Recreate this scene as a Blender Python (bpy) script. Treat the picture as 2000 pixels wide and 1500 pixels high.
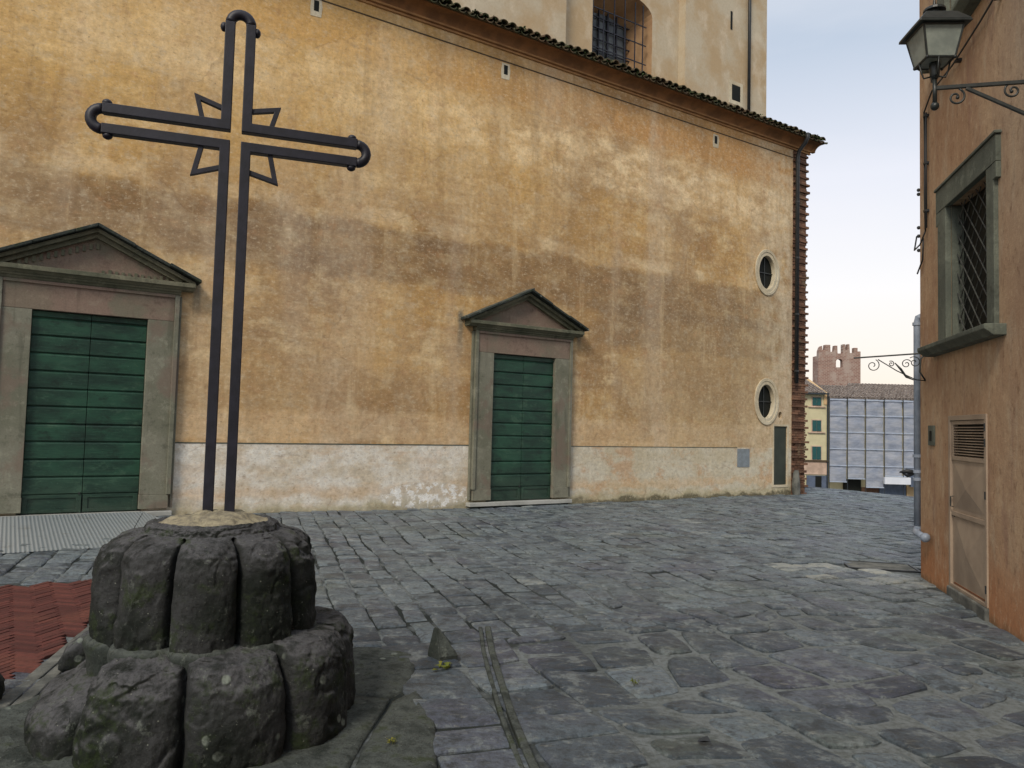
import bpy, bmesh, math, random
from mathutils import Vector, Matrix, noise
random.seed(7)
R = math.radians
sc = bpy.context.scene
for o in list(bpy.data.objects): bpy.data.objects.remove(o)

# ------------------------------------------------------------------ camera
cam = bpy.data.cameras.new("camera"); camo = bpy.data.objects.new("camera", cam); sc.collection.objects.link(camo)
cam.sensor_width = 36; cam.lens = 27.0; cam.clip_end = 3000; cam.clip_start = 0.05
PITCH, ROLL = math.atan(81/1500), R(1.49)
camo.matrix_world = Matrix.Translation((0, 0, 1.6)) @ Matrix.Rotation(R(90)+PITCH, 4, 'X') @ Matrix.Rotation(ROLL, 4, 'Z')
sc.camera = camo
sc.view_settings.view_transform = 'Standard'; sc.view_settings.look = 'None'
sc.view_settings.exposure = 0.15; sc.view_settings.gamma = 1
# ------------------------------------------------------------------ sky and sun
SUN_AZ, SUN_EL = 205, 42          # degrees clockwise from +Y
world = bpy.data.worlds.new("World"); sc.world = world; world.use_nodes = True
nt = world.node_tree; nt.nodes.clear()
wo = nt.nodes.new('ShaderNodeOutputWorld'); bg = nt.nodes.new('ShaderNodeBackground')
sky = nt.nodes.new('ShaderNodeTexSky'); sky.sky_type = 'NISHITA'; sky.sun_disc = False
sky.sun_elevation = R(SUN_EL); sky.sun_rotation = R(SUN_AZ); sky.air_density = 1.2; sky.dust_density = 2.0
tc = nt.nodes.new('ShaderNodeTexCoord'); sp = nt.nodes.new('ShaderNodeSeparateXYZ')
nt.links.new(tc.outputs['Generated'], sp.inputs[0])
rp = nt.nodes.new('ShaderNodeValToRGB'); cr = rp.color_ramp
stops = [(0.0, (.98, .83, .66)), (.09, (.98, .89, .79)), (.17, (.95, .93, .93)), (.30, (.80, .82, .90)), (.44, (.52, .60, .72)), (.55, (.42, .51, .64)), (.75, (.58, .66, .78)), (1, (.78, .82, .88))]
cr.elements[0].position = 0; cr.elements[0].color = (*stops[0][1], 1)
cr.elements[1].position = 1; cr.elements[1].color = (*stops[-1][1], 1)
for p, c in stops[1:-1]:
    e = cr.elements.new(p); e.color = (*c, 1)
nt.links.new(sp.outputs['Z'], rp.inputs[0])
sm = nt.nodes.new('ShaderNodeMixRGB'); sm.blend_type = 'MULTIPLY'; sm.inputs[0].default_value = 1
sm.inputs[2].default_value = (.10, .10, .10, 1); nt.links.new(sky.outputs[0], sm.inputs[1])
ad = nt.nodes.new('ShaderNodeMixRGB'); ad.blend_type = 'MIX'; ad.inputs[0].default_value = .08
nt.links.new(rp.outputs[0], ad.inputs[1]); nt.links.new(sm.outputs[0], ad.inputs[2])
cn = nt.nodes.new('ShaderNodeTexNoise'); cm = nt.nodes.new('ShaderNodeMapping'); cm.inputs['Scale'].default_value = (1.2, 1.2, 5); nt.links.new(tc.outputs['Generated'], cm.inputs[0]); nt.links.new(cm.outputs[0], cn.inputs['Vector']); cn.inputs['Scale'].default_value = 1.6; cn.inputs['Detail'].default_value = 6
cr2 = nt.nodes.new('ShaderNodeMapRange'); cr2.inputs[1].default_value = .45; cr2.inputs[2].default_value = .75; cr2.inputs[3].default_value = 0; cr2.inputs[4].default_value = .35; nt.links.new(cn.outputs['Fac'], cr2.inputs[0])
hz_ = nt.nodes.new('ShaderNodeMixRGB'); hz_.inputs[2].default_value = (.90, .88, .90, 1); nt.links.new(cr2.outputs[0], hz_.inputs[0]); nt.links.new(ad.outputs[0], hz_.inputs[1])
nt.links.new(hz_.outputs[0], bg.inputs[0]); bg.inputs[1].default_value = 1.0
nt.links.new(bg.outputs[0], wo.inputs[0])
sl = bpy.data.lights.new("sun", 'SUN'); sl.energy = 2.3; sl.angle = R(18); sl.color = (1, .88, .72)
so = bpy.data.objects.new("sun", sl); sc.collection.objects.link(so)
sd = Vector((math.sin(R(SUN_AZ))*math.cos(R(SUN_EL)), math.cos(R(SUN_AZ))*math.cos(R(SUN_EL)), math.sin(R(SUN_EL))))
so.rotation_euler = sd.to_track_quat('Z', 'Y').to_euler()

# ------------------------------------------------------------------ helpers
def tag(o, label=None, cat=None, group=None, kind=None):
    if label: o['label'] = label
    if cat: o['category'] = cat
    if group: o['group'] = group
    if kind: o['kind'] = kind
    return o
def empty(name, loc, rz=0):
    o = bpy.data.objects.new(name, None); sc.collection.objects.link(o); o.location = loc; o.rotation_euler = (0, 0, rz); o.empty_display_size = .2
    return o
class MB:
    def __init__(s): s.v = []; s.f = []
    def add(s, vs, fs):
        n = len(s.v); s.v += [tuple(v) for v in vs]; s.f += [tuple(i+n for i in f) for f in fs]; return s
    def box(s, x0, x1, y0, y1, z0, z1):
        x0, x1 = min(x0, x1), max(x0, x1); y0, y1 = min(y0, y1), max(y0, y1); z0, z1 = min(z0, z1), max(z0, z1)
        return s.add([(x0,y0,z0),(x1,y0,z0),(x1,y1,z0),(x0,y1,z0),(x0,y0,z1),(x1,y0,z1),(x1,y1,z1),(x0,y1,z1)],
              [(0,3,2,1),(4,5,6,7),(0,1,5,4),(1,2,6,5),(2,3,7,6),(3,0,4,7)])
    def hexa(s, b, t):     # bottom 4 ccw, top 4 ccw
        return s.add(list(b)+list(t), [(3,2,1,0),(4,5,6,7),(0,1,5,4),(1,2,6,5),(2,3,7,6),(3,0,4,7)])
    def prism(s, poly, y0, y1, hole=None):   # polygon in xz extruded along y
        n = len(poly); vs = [(p[0], y0, p[1]) for p in poly]+[(p[0], y1, p[1]) for p in poly]
        fs = [tuple((i, (i+1) % n, n+(i+1) % n, n+i)) for i in range(n)]
        if hole is None:
            fs += [tuple(range(n))[::-1], tuple(range(n, 2*n))]
            return s.add(vs, fs)
        vs += [(p[0], y0, p[1]) for p in hole]+[(p[0], y1, p[1]) for p in hole]
        for i in range(n):
            j = (i+1) % n
            fs += [(2*n+j, 2*n+i, 3*n+i, 3*n+j), (j, i, 2*n+i, 2*n+j), (n+i, n+j, 3*n+j, 3*n+i)]
        return s.add(vs, fs)
    def profile(s, prof, x0, x1):            # profile (y,z) swept along x
        n = len(prof); vs = [(x0, p[0], p[1]) for p in prof]+[(x1, p[0], p[1]) for p in prof]
        return s.add(vs, [((i+1) % n, i, n+i, n+(i+1) % n) for i in range(n)]+[tuple(range(n)), tuple(range(n, 2*n))[::-1]])
    def tube(s, pts, r, n=8, cap=True, closed=False):
        pts = [Vector(p) for p in pts]; m = len(pts); rs = r if isinstance(r, (list, tuple)) else [r]*m
        up = None; rings = []
        for i, p in enumerate(pts):
            if closed: t = pts[(i+1) % m]-pts[i-1]
            else: t = pts[min(i+1, m-1)]-pts[max(i-1, 0)]
            t.normalize()
            if up is None: up = Vector((0, 0, 1)) if abs(t.z) < .9 else Vector((0, 1, 0))
            a = t.cross(up)
            if a.length < 1e-5: a = t.cross(Vector((1, 0, 0)))
            a.normalize(); b = a.cross(t); up = b
            rings.append([p+(a*math.cos(2*math.pi*k/n)+b*math.sin(2*math.pi*k/n))*rs[i] for k in range(n)])
        vs = [v for q in rings for v in q]; fs = []
        for i in range(m if closed else m-1):
            j = (i+1) % m
            for k in range(n): fs.append((i*n+k, i*n+(k+1) % n, j*n+(k+1) % n, j*n+k))
        if cap and not closed: fs += [tuple(range(n))[::-1], tuple(range((m-1)*n, m*n))]
        return s.add(vs, fs)
    def strip(s, pts, w, t, nrm):            # flat/square bar along path: w in-plane width, t thickness along nrm
        pts = [Vector(p) for p in pts]; nrm = Vector(nrm).normalized(); m = len(pts); vs = []
        for i, p in enumerate(pts):
            if i == 0: d = pts[1]-pts[0]; k = 1
            elif i == m-1: d = pts[-1]-pts[-2]; k = 1
            else:
                a = (pts[i]-pts[i-1]).normalized(); b = (pts[i+1]-pts[i]).normalized(); d = a+b
                k = 1/max(.5, d.length/2)
            sd_ = d.normalized().cross(nrm).normalized()*w/2*k
            vs += [p-sd_-nrm*t/2, p+sd_-nrm*t/2, p+sd_+nrm*t/2, p-sd_+nrm*t/2]
        fs = [(0,1,2,3), tuple(4*(m-1)+i for i in (3,2,1,0))]
        for i in range(m-1):
            for k in range(4): fs.append((4*i+k, 4*i+4+k, 4*i+4+(k+1) % 4, 4*i+(k+1) % 4))
        return s.add(vs, fs)
    def ball(s, c, r, n=10, sc_=(1,1,1)):
        vs = []; fs = []; m = n//2+1
        for i in range(m+1):
            ph = math.pi*i/m
            for k in range(n): vs.append((c[0]+r*sc_[0]*math.sin(ph)*math.cos(2*math.pi*k/n), c[1]+r*sc_[1]*math.sin(ph)*math.sin(2*math.pi*k/n), c[2]+r*sc_[2]*math.cos(ph)))
        for i in range(m):
            for k in range(n): fs.append((i*n+k, (i+1)*n+k, (i+1)*n+(k+1) % n, i*n+(k+1) % n))
        return s.add(vs, fs)
    def build(s, name, mat, parent=None, smooth=False, bevel=0, merge=False, attr=None, segs=2):
        me = bpy.data.meshes.new(name); me.from_pydata(s.v, [], s.f); me.materials.append(mat)
        bm = bmesh.new(); bm.from_mesh(me)
        if merge: bmesh.ops.remove_doubles(bm, verts=bm.verts, dist=1e-4)
        if attr is None: bmesh.ops.recalc_face_normals(bm, faces=bm.faces)
        bm.to_mesh(me); bm.free()
        if attr is not None:
            a = me.attributes.new('tone', 'FLOAT', 'POINT'); a.data.foreach_set('value', attr)
        if smooth: me.polygons.foreach_set('use_smooth', [True]*len(me.polygons))
        me.update()
        o = bpy.data.objects.new(name, me); sc.collection.objects.link(o); o.parent = parent
        if bevel:
            b = o.modifiers.new('bevel', 'BEVEL'); b.width = bevel; b.segments = segs; b.limit_method = 'ANGLE'; b.angle_limit = R(40); b.harden_normals = False
        return o
def cut(o, cutters):
    for c in cutters:
        co = c.build('cutter', o.data.materials[0]); co.parent = o.parent
        bpy.context.view_layer.update()
        m = o.modifiers.new('cut', 'BOOLEAN'); m.operation = 'DIFFERENCE'; m.solver = 'EXACT'; m.object = co
        bpy.context.view_layer.update()
        dg = bpy.context.evaluated_depsgraph_get(); me = bpy.data.meshes.new_from_object(o.evaluated_get(dg))
        o.modifiers.clear(); o.data = me; bpy.data.objects.remove(co)
def ellipse(cx, cz, rx, rz, n=40): return [(cx+rx*math.cos(2*math.pi*i/n), cz+rz*math.sin(2*math.pi*i/n)) for i in range(n)]
def fbm(p, s=1., o=4): return noise.fractal(Vector(p)*s, 1.0, 2.0, o)

# ------------------------------------------------------------------ node helper
class G:
    def __init__(s, name, rough=.85, spec=.3):
        s.m = bpy.data.materials.new(name); s.m.use_nodes = True; s.t = s.m.node_tree; s.b = s.t.nodes['Principled BSDF']
        s.b.inputs['Roughness'].default_value = rough; s.b.inputs['Specular IOR Level'].default_value = spec
        s.co = s.t.nodes.new('ShaderNodeTexCoord').outputs['Object']
    def lk(s, v, i):
        if isinstance(v, (int, float)): i.default_value = v
        elif isinstance(v, tuple): i.default_value = (*v, 1) if len(v) == 3 and len(i.default_value) == 4 else v
        else: s.t.links.new(v, i)
    def ma(s, op, a, b=0, c=None, clamp=False):
        n = s.t.nodes.new('ShaderNodeMath'); n.operation = op; n.use_clamp = clamp; s.lk(a, n.inputs[0]); s.lk(b, n.inputs[1])
        if c is not None: s.lk(c, n.inputs[2])
        return n.outputs[0]
    def map(s, scale=(1,1,1), loc=(0,0,0), rot=(0,0,0), vec=None):
        n = s.t.nodes.new('ShaderNodeMapping'); s.t.links.new(vec or s.co, n.inputs[0]); n.inputs['Scale'].default_value = scale; n.inputs['Location'].default_value = loc; n.inputs['Rotation'].default_value = rot
        return n.outputs[0]
    def noise(s, scale=1, detail=4, rough=.55, vec=None, dist=0):
        n = s.t.nodes.new('ShaderNodeTexNoise'); s.t.links.new(vec or s.co, n.inputs['Vector']); n.inputs['Scale'].default_value = scale; n.inputs['Detail'].default_value = detail; n.inputs['Roughness'].default_value = rough; n.inputs['Distortion'].default_value = dist
        return n.outputs['Fac']
    def voro(s, scale=1, vec=None, feat='F1', out='Distance', rnd=1):
        n = s.t.nodes.new('ShaderNodeTexVoronoi'); n.feature = feat; s.t.links.new(vec or s.co, n.inputs['Vector']); n.inputs['Scale'].default_value = scale; n.inputs['Randomness'].default_value = rnd
        return n.outputs[out]
    def ss(s, v, lo, hi, a=0., b=1.):
        n = s.t.nodes.new('ShaderNodeMapRange'); n.interpolation_type = 'SMOOTHSTEP'; s.lk(v, n.inputs[0]); n.inputs[1].default_value = lo; n.inputs[2].default_value = hi; n.inputs[3].default_value = a; n.inputs[4].default_value = b
        return n.outputs[0]
    def mix(s, f, a, b, mode='MIX'):
        n = s.t.nodes.new('ShaderNodeMixRGB'); n.blend_type = mode; s.lk(f, n.inputs[0]); s.lk(a, n.inputs[1]); s.lk(b, n.inputs[2]); return n.outputs[0]
    def xyz(s, vec=None):
        n = s.t.nodes.new('ShaderNodeSeparateXYZ'); s.t.links.new(vec or s.co, n.inputs[0]); return n.outputs
    def attr(s, name='tone'):
        n = s.t.nodes.new('ShaderNodeAttribute'); n.attribute_name = name; return n.outputs['Fac']
    def col(s, c): s.lk(c, s.b.inputs['Base Color']); return s
    def bump(s, h, st=.3, dist=.01):
        n = s.t.nodes.new('ShaderNodeBump'); s.lk(h, n.inputs['Height']); n.inputs['Strength'].default_value = st; n.inputs['Distance'].default_value = dist
        s.t.links.new(n.outputs[0], s.b.inputs['Normal']); return s
def simple(name, c1, c2=None, scale=6, rough=.8, spec=.3, bump=.2, bd=.004, metal=0, det=6, stretch=(1,1,1)):
    g = G(name, rough, spec); c2 = c2 or tuple(x*.7 for x in c1)
    v = g.map(stretch); n = g.noise(scale, det, .6, v)
    g.col(g.mix(g.ss(n, .35, .65), c1, c2)); g.b.inputs['Metallic'].default_value = metal
    if bump: g.bump(g.noise(scale*6, 5, .6, v), bump, bd)
    return g.m

# church plaster, stained in broad bands with trowel streaks
def church_plaster():
    g = G('church_plaster', .92, .15)
    x, y, z = g.xyz()[:]
    wob = g.noise(.55, 5, .6); wob2 = g.noise(2.2, 5, .65)
    hz = g.ma('ADD', z, g.ma('MULTIPLY', g.ma('SUBTRACT', wob, .5), .42)); hz = g.ma('ADD', hz, g.ma('MULTIPLY', g.ma('SUBTRACT', wob2, .5), .22))
    big = g.noise(.42, 6, .62, g.map((1, 1, 1.35), (3, 0, 5)))
    med = g.noise(1.5, 7, .68, g.map((1, 1, 1.6), (9, 0, 2)))
    streak = g.noise(1.7, 6, .66, g.map((.55, 1, 3.6), (4, 0, 1), (0, .06, 0)))
    drip = g.noise(2.0, 4, .6, g.map((1.8, 1, .28)))
    gold, cream, brown, umber = (.56, .35, .135), (.77, .595, .335), (.35, .215, .098), (.18, .118, .070)
    c = g.mix(g.ss(big, .40, .62), gold, brown)
    c = g.mix(g.ma('MULTIPLY', g.ss(med, .48, .66), .75), c, cream)
    c = g.mix(g.ma('MULTIPLY', g.ss(streak, .52, .74), .5), c, cream)
    c = g.mix(g.ma('MULTIPLY', g.ss(streak, .46, .30), .55), c, brown)
    def band(lo, hi, s): return g.ma('MULTIPLY', g.ss(hz, lo-s, lo+s), g.ss(hz, hi+s, hi-s))
    def ublend(a, b): return g.ss(x, a, b)
    # pale weathered streak below the eaves, warm brown right under them
    c = g.mix(g.ma('MULTIPLY', band(6.9, 8.0, .28), g.ss(med, .38, .60, .15, .75)), c, (.92, .72, .44))
    c = g.mix(g.ma('MULTIPLY', band(8.05, 9.6, .25), g.ss(big, .35, .6, .85, .45)), c, (.50, .262, .095))
    # darker render lifts
    d1 = g.ma('MULTIPLY', band(4.15, 5.15, .08), .80)
    c = g.mix(g.ma('MULTIPLY', d1, g.ss(med, .25, .7, 1, .55)), c, umber)
    d2 = g.ma('MULTIPLY', g.ma('MULTIPLY', band(3.42, 4.4, .07), ublend(-7.2, -5.6)), .78)
    c = g.mix(g.ma('MULTIPLY', d2, g.ss(med, .25, .7, 1, .55)), c, umber)
    d3 = g.ma('MULTIPLY', g.ma('MULTIPLY', band(1.75, 2.5, .14), g.ss(x, -5.5, -9.5)), .6)
    c = g.mix(d3, c, brown)
    d5 = g.ma('MULTIPLY', g.ma('MULTIPLY', band(1.95, 3.4, .2), ublend(-6.4, -4.5)), .42)
    c = g.mix(d5, c, brown)
    line = g.ma('MULTIPLY', band(5.2, 5.45, .05), g.ss(g.noise(.9, 4), .42, .6))
    c = g.mix(g.ma('MULTIPLY', line, .3), c, (.94, .78, .52))
    c = g.mix(g.ma('MULTIPLY', band(1.2, 1.75, .1), .38), c, (.80, .62, .42))
    # greener grey wash to the lower right
    c = g.mix(g.ma('MULTIPLY', g.ma('MULTIPLY', g.ss(x, -9, -2), g.ss(z, 6.2, 2.5)), .42), c, (.42, .36, .24))
    c = g.mix(g.ma('MULTIPLY', g.ma('MULTIPLY', g.ss(x, -2.2, -.3), g.ss(wob2, .36, .60)), .62), c, (.72, .63, .46))
    # golden glow on the upper left wall, its light painted into the colour
    c = g.mix(g.ma('MULTIPLY', g.ma('MULTIPLY', g.ss(x, -6, -13), g.ss(z, 5.0, 7)), .50), c, (.86, .56, .19))
    vb = g.noise(.9, 3, .5, g.map((1, 1, .12), (2, 0, 0)))
    c = g.mix(g.ss(vb, .52, .68, 0, .30), c, (.62, .52, .40)); c = g.mix(g.ss(vb, .46, .32, 0, .30), c, brown)
    hue = g.noise(3.6, 8, .72, g.map((1, 1, 1.3), (1, 7, 3)))
    c = g.mix(g.ss(hue, .50, .66, 0, .35), c, (.60, .52, .38)); c = g.mix(g.ss(hue, .46, .34, 0, .45), c, (.46, .26, .13))
    c = g.mix(g.ss(drip, .56, .74, 0, .30), c, (.36, .20, .10))
    # plinth zone
    pl = g.ss(z, 1.205, 1.195)
    pc = g.mix(g.ss(med, .40, .62), (.76, .75, .69), (.60, .54, .43))
    pc = g.mix(g.ss(x, -9.0, -6, 0, .6), pc, (.50, .46, .32)); rm_ = g.noise(1.1, 7, .72, g.map((1, 1, 1.5), (5, 5, 1))); pc = g.mix(g.ma('MULTIPLY', g.ss(rm_, .50, .62), g.ss(x, -10, -6, .25, .7)), pc, (.52, .33, .19))
    st = g.noise(1.3, 6, .7, g.map((.7, 1, 2.4), (2, 0, 7)))
    pc = g.mix(g.ma('MULTIPLY', g.ss(st, .54, .68), .5), pc, (.60, .40, .22))
    low = g.ma('ADD', z, g.ma('MULTIPLY', g.ma('SUBTRACT', wob2, .5), .5))
    pc = g.mix(g.ma('MULTIPLY', g.ma('MULTIPLY', g.ss(low, .25, .34), g.ss(low, .52, .40)), .35), pc, (.62, .40, .20))
    pc = g.mix(g.ss(low, .24, .10, 0, .75), pc, (.42, .39, .25))
    # flaked white patch beside the small portal
    dx = g.ma('DIVIDE', g.ma('ADD', x, 10.6), .95); dz = g.ma('DIVIDE', g.ma('SUBTRACT', z, .26), .24)
    e = g.ma('ADD', g.ma('MULTIPLY', dx, dx), g.ma('MULTIPLY', dz, dz))
    fl = g.ma('MULTIPLY', g.ss(e, 1.15, .75), g.ss(g.noise(7, 7, .7), .50, .54))
    pc = g.mix(g.ma('MULTIPLY', g.ss(e, 1.2, .9), .5), pc, (.55, .53, .47))
    pc = g.mix(fl, pc, (.85, .87, .86))
    c = g.mix(pl, c, pc)
    # damp moss right at the foot, black streaks beneath the pediment ends
    c = g.mix(g.ma('MULTIPLY', g.ss(low, .12, .03), g.ss(x, -9, -6, .3, .85)), c, (.075, .08, .055))
    for (uu, h1, h2) in ((-10.02, 2.7, 3.6), (-7.12, 3.1, 3.55), (-14.8, 3.0, 3.6), (-17.7, 2.8, 3.6)):
        a = g.ma('ABSOLUTE', g.ma('ADD', g.ma('ADD', x, -uu), g.ma('MULTIPLY', g.ma('SUBTRACT', wob2, .5), .12)))
        k = g.ma('MULTIPLY', g.ss(a, .09, .02), g.ma('MULTIPLY', g.ss(z, h1, h2), g.ss(z, h2+.25, h2+.1)))
        c = g.mix(g.ma('MULTIPLY', k, .8), c, (.09, .11, .10))
    # plaster skins: cell-wise tone changes, edges of old repairs, hairline cracks
    dv = g.t.nodes.new('ShaderNodeTexNoise'); g.t.links.new(g.co, dv.inputs['Vector']); dv.inputs['Scale'].default_value = 1.3; dv.inputs['Detail'].default_value = 6
    wv = g.t.nodes.new('ShaderNodeVectorMath'); wv.operation = 'MULTIPLY_ADD'; g.t.links.new(dv.outputs['Color'], wv.inputs[0]); wv.inputs[1].default_value = (.9, .9, .7); g.t.links.new(g.co, wv.inputs[2])
    flat = g.map((1, 0, 1), vec=wv.outputs[0])
    cell = g.voro(.55, flat, out='Color'); cb_ = g.xyz(cell)[0]
    up_ = g.ss(z, 1.25, 1.35)
    c = g.mix(g.ma('MULTIPLY', g.ss(cb_, .55, .60), g.ma('MULTIPLY', up_, .16)), c, (.62, .50, .34)); c = g.mix(g.ma('MULTIPLY', g.ss(cb_, .30, .25), g.ma('MULTIPLY', up_, .18)), c, brown)
    ed = g.voro(.55, flat, 'DISTANCE_TO_EDGE'); c = g.mix(g.ma('MULTIPLY', g.ss(ed, .012, .003), g.ss(wob2, .46, .62, 0, .3)), c, (.20, .13, .08))
    fine = g.noise(12, 8, .75, g.map((1, 1, 1.7), (0, 0, 9)))
    c = g.mix(g.ss(fine, .52, .66, 0, .6), c, (.72, .60, .42)); c = g.mix(g.ss(fine, .47, .34, 0, .55), c, (.26, .165, .085))
    v2 = g.noise(1.0, 6, .7, g.map((2.2, 1, .22), (6, 0, 2))); c = g.mix(g.ma('MULTIPLY', g.ss(v2, .52, .68), g.ma('MULTIPLY', up_, .30)), c, (.28, .18, .09))
    c = g.mix(g.ma('MULTIPLY', g.ss(v2, .46, .34), g.ma('MULTIPLY', up_, .30)), c, (.78, .62, .38))
    gr = g.noise(26, 6, .7)
    c = g.mix(g.ss(gr, .35, .7, .0, .22), c, (.30, .19, .10))
    pits = g.ss(g.voro(3.1), .045, .02)
    c = g.mix(g.ma('MULTIPLY', pits, .6), c, (.16, .12, .09))
    c = g.mix(1, c, g.mix(g.ss(g.noise(9, 6, .7), .2, .8), (.80, .80, .80), (1.18, 1.18, 1.18)), 'MULTIPLY')
    g.col(c)
    g.bump(g.ma('ADD', g.noise(5, 8, .65), g.ma('MULTIPLY', g.noise(60, 4, .6), .3)), .55, .02)
    return g.m
def nave_plaster():
    g = G('nave_plaster', .92, .15)
    a = g.noise(.8, 6, .6); b = g.noise(2.5, 6, .65, g.map((1, 1, .6)))
    c = g.mix(g.ss(a, .38, .62), (.50, .44, .33), (.44, .33, .20)); c = g.mix(g.ss(b, .5, .7, 0, .5), c, (.66, .58, .45))
    c = g.mix(g.ss(g.noise(18, 5, .7), .4, .7, 0, .2), c, (.3, .22, .14))
    g.col(c).bump(g.noise(7, 7, .65), .4, .015); return g.m
def house_plaster():
    g = G('house_plaster', .92, .15)
    x, y, z = g.xyz()[:]; fn = g.noise(9, 8, .75, g.map((1.3, 1, .7), (0, 4, 9)))
    a = g.noise(.8, 6, .65, g.map((1, 1, .7))); b = g.noise(3, 7, .68, g.map((1.4, 1, .5), (5, 0, 0))); v = g.noise(3.4, 5, .65, g.map((1.5, 1, .22), (1, 0, 4)))
    c = g.mix(g.ss(a, .38, .62), (.38, .235, .14), (.50, .35, .22))
    c = g.mix(g.ss(b, .5, .68, 0, .6), c, (.52, .43, .31))
    c = g.mix(g.ss(v, .52, .68, 0, .55), c, (.27, .155, .115))
    # greyer worn render high up and toward the camera
    c = g.mix(g.ma('MULTIPLY', g.ss(g.ma('ADD', x, g.ma('MULTIPLY', a, 2)), -.4, -2.4), g.ss(z, 2.2, 4.5, .25, .7)), c, (.40, .345, .275))
    c = g.mix(g.ma('MULTIPLY', g.ss(g.ma('ADD', z, g.ma('MULTIPLY', b, .9)), 1.25, .45), .7), c, (.42, .17, .07))
    c = g.mix(g.ss(g.ma('ADD', z, g.ma('MULTIPLY', b, .3)), .22, .12, 0, .6), c, (.10, .085, .05))
    c = g.mix(g.ss(fn, .52, .66, 0, .6), c, (.56, .43, .29)); c = g.mix(g.ss(fn, .47, .35, 0, .6), c, (.19, .115, .07)); c = g.mix(g.ss(g.noise(30, 6, .7), .35, .7, 0, .25), c, (.22, .13, .08))
    g.col(c).bump(g.ma('ADD', g.noise(5, 8, .65), g.ma('MULTIPLY', g.noise(60, 4, .6), .3)), .55, .02); return g.m
def paving_stone():
    g = G('paving_stone', .62, .5)
    x, y, z = g.xyz()[:]
    t = g.attr(); n = g.noise(1.6, 8, .72); f = g.noise(26, 7, .75); st = g.noise(7, 8, .72, g.map((1, 2.8, 1), rot=(0, 0, R(18)))); m_ = g.noise(5.5, 8, .72, g.map((1, 1, 1), (4, 8, 2)))
    c = g.mix(t, (.034, .050, .072), (.150, .195, .230))
    pur = g.noise(.8, 5, .65, g.map((1, 1, 1), (7, 3, 0)))
    c = g.mix(g.ss(pur, .48, .64, 0, .6), c, (.078, .080, .125))
    c = g.mix(g.ss(pur, .46, .34, 0, .5), c, (.125, .155, .125))
    # worn, lighter crown of the square
    wr = g.ma('MULTIPLY', g.ma('MULTIPLY', g.ss(y, 5.0, 8.0), g.ss(y, 26, 14)), g.ss(n, .36, .62))
    c = g.mix(g.ma('MULTIPLY', wr, .55), c, (.20, .24, .25))
    c = g.mix(g.ss(m_, .51, .62, 0, .7), c, (.225, .26, .265))
    c = g.mix(g.ss(m_, .48, .38, 0, .75), c, (.026, .034, .042))
    c = g.mix(g.ss(st, .55, .68, 0, .6), c, (.27, .28, .25))
    c = g.mix(g.ss(f, .46, .62, 0, .55), c, (.030, .036, .038))
    c = g.mix(g.ss(g.voro(9), .07, .03, 0, .6), c, (.34, .35, .31))
    c = g.mix(g.ma('MULTIPLY', g.ss(t, 1.0, 2.0, 0, .8), g.ss(m_, .40, .60, .25, 1)), c, (.40, .40, .34))
    g.col(c); g.lk(g.ss(n, .3, .7, .36, .70), g.b.inputs['Roughness'])
    g.bump(g.ma('ADD', g.ma('ADD', g.noise(6, 9, .74), g.ma('MULTIPLY', st, .5)), g.ma('MULTIPLY', f, .3)), 1.0, .035); return g.m
def mortar():
    g = G('mortar', .95, .1)
    x, y, z = g.xyz()[:]
    n = g.noise(.7, 6, .65); f = g.noise(22, 6, .7)
    # pale lime joints in the repaired area lower right, soil elsewhere
    k = g.ma('MULTIPLY', g.ss(x, -.3, 1.2), g.ss(y, 9, 6.5)); k = g.ma('MAXIMUM', k, g.ss(n, .46, .56))
    c = g.mix(k, (.026, .032, .034), (.170, .192, .200)); c = g.mix(g.ss(f, .4, .7, 0, .55), c, (.04, .045, .03))
    g.col(c).bump(f, .9, .02); return g.m
def mossy_stone(name='mossy_stone', d=(.009, .013, .010), l=(.092, .094, .102), moss=(.026, .042, .012)):
    g = G(name, .86, .25)
    a = g.noise(2.4, 7, .66); b = g.noise(6, 8, .7, g.map((1, 1, 1), (3, 1, 8))); f = g.noise(55, 6, .72)
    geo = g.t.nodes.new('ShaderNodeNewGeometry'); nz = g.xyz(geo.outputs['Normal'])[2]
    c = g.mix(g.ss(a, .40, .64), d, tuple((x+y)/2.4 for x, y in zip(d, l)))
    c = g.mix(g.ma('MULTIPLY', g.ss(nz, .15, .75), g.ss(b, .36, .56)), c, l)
    c = g.mix(g.ss(b, .52, .66, 0, .75), c, moss)
    c = g.mix(g.ss(f, .50, .68, 0, .7), c, (.014, .016, .013))
    c = g.mix(g.ss(g.noise(80, 4, .7, g.map((1, 1, 1), (9, 9, 9))), .60, .72, 0, .5), c, (.15, .16, .14))
    sp1 = g.ma('MULTIPLY', g.ss(g.voro(6.5, g.map((1, 1, 1), (.3, .1, .7))), .17, .11), g.ss(g.noise(1.9, 3), .53, .6))
    c = g.mix(g.ma('MULTIPLY', sp1, g.ss(f, .3, .55, .3, .9)), c, (.20, .23, .20)); lp = g.noise(7, 6, .75, g.map((1, 1, 1), (6, 2, 4))); c = g.mix(g.ss(lp, .60, .68, 0, .6), c, (.14, .16, .14))
    c = g.mix(g.ss(g.voro(21), .085, .05, 0, .65), c, (.24, .26, .22))
    g.col(c).bump(g.ma('ADD', g.ma('ADD', g.noise(9, 9, .72), g.ma('MULTIPLY', f, .5)), g.ma('MULTIPLY', g.voro(16), .4)), 1.0, .02); return g.m
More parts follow.
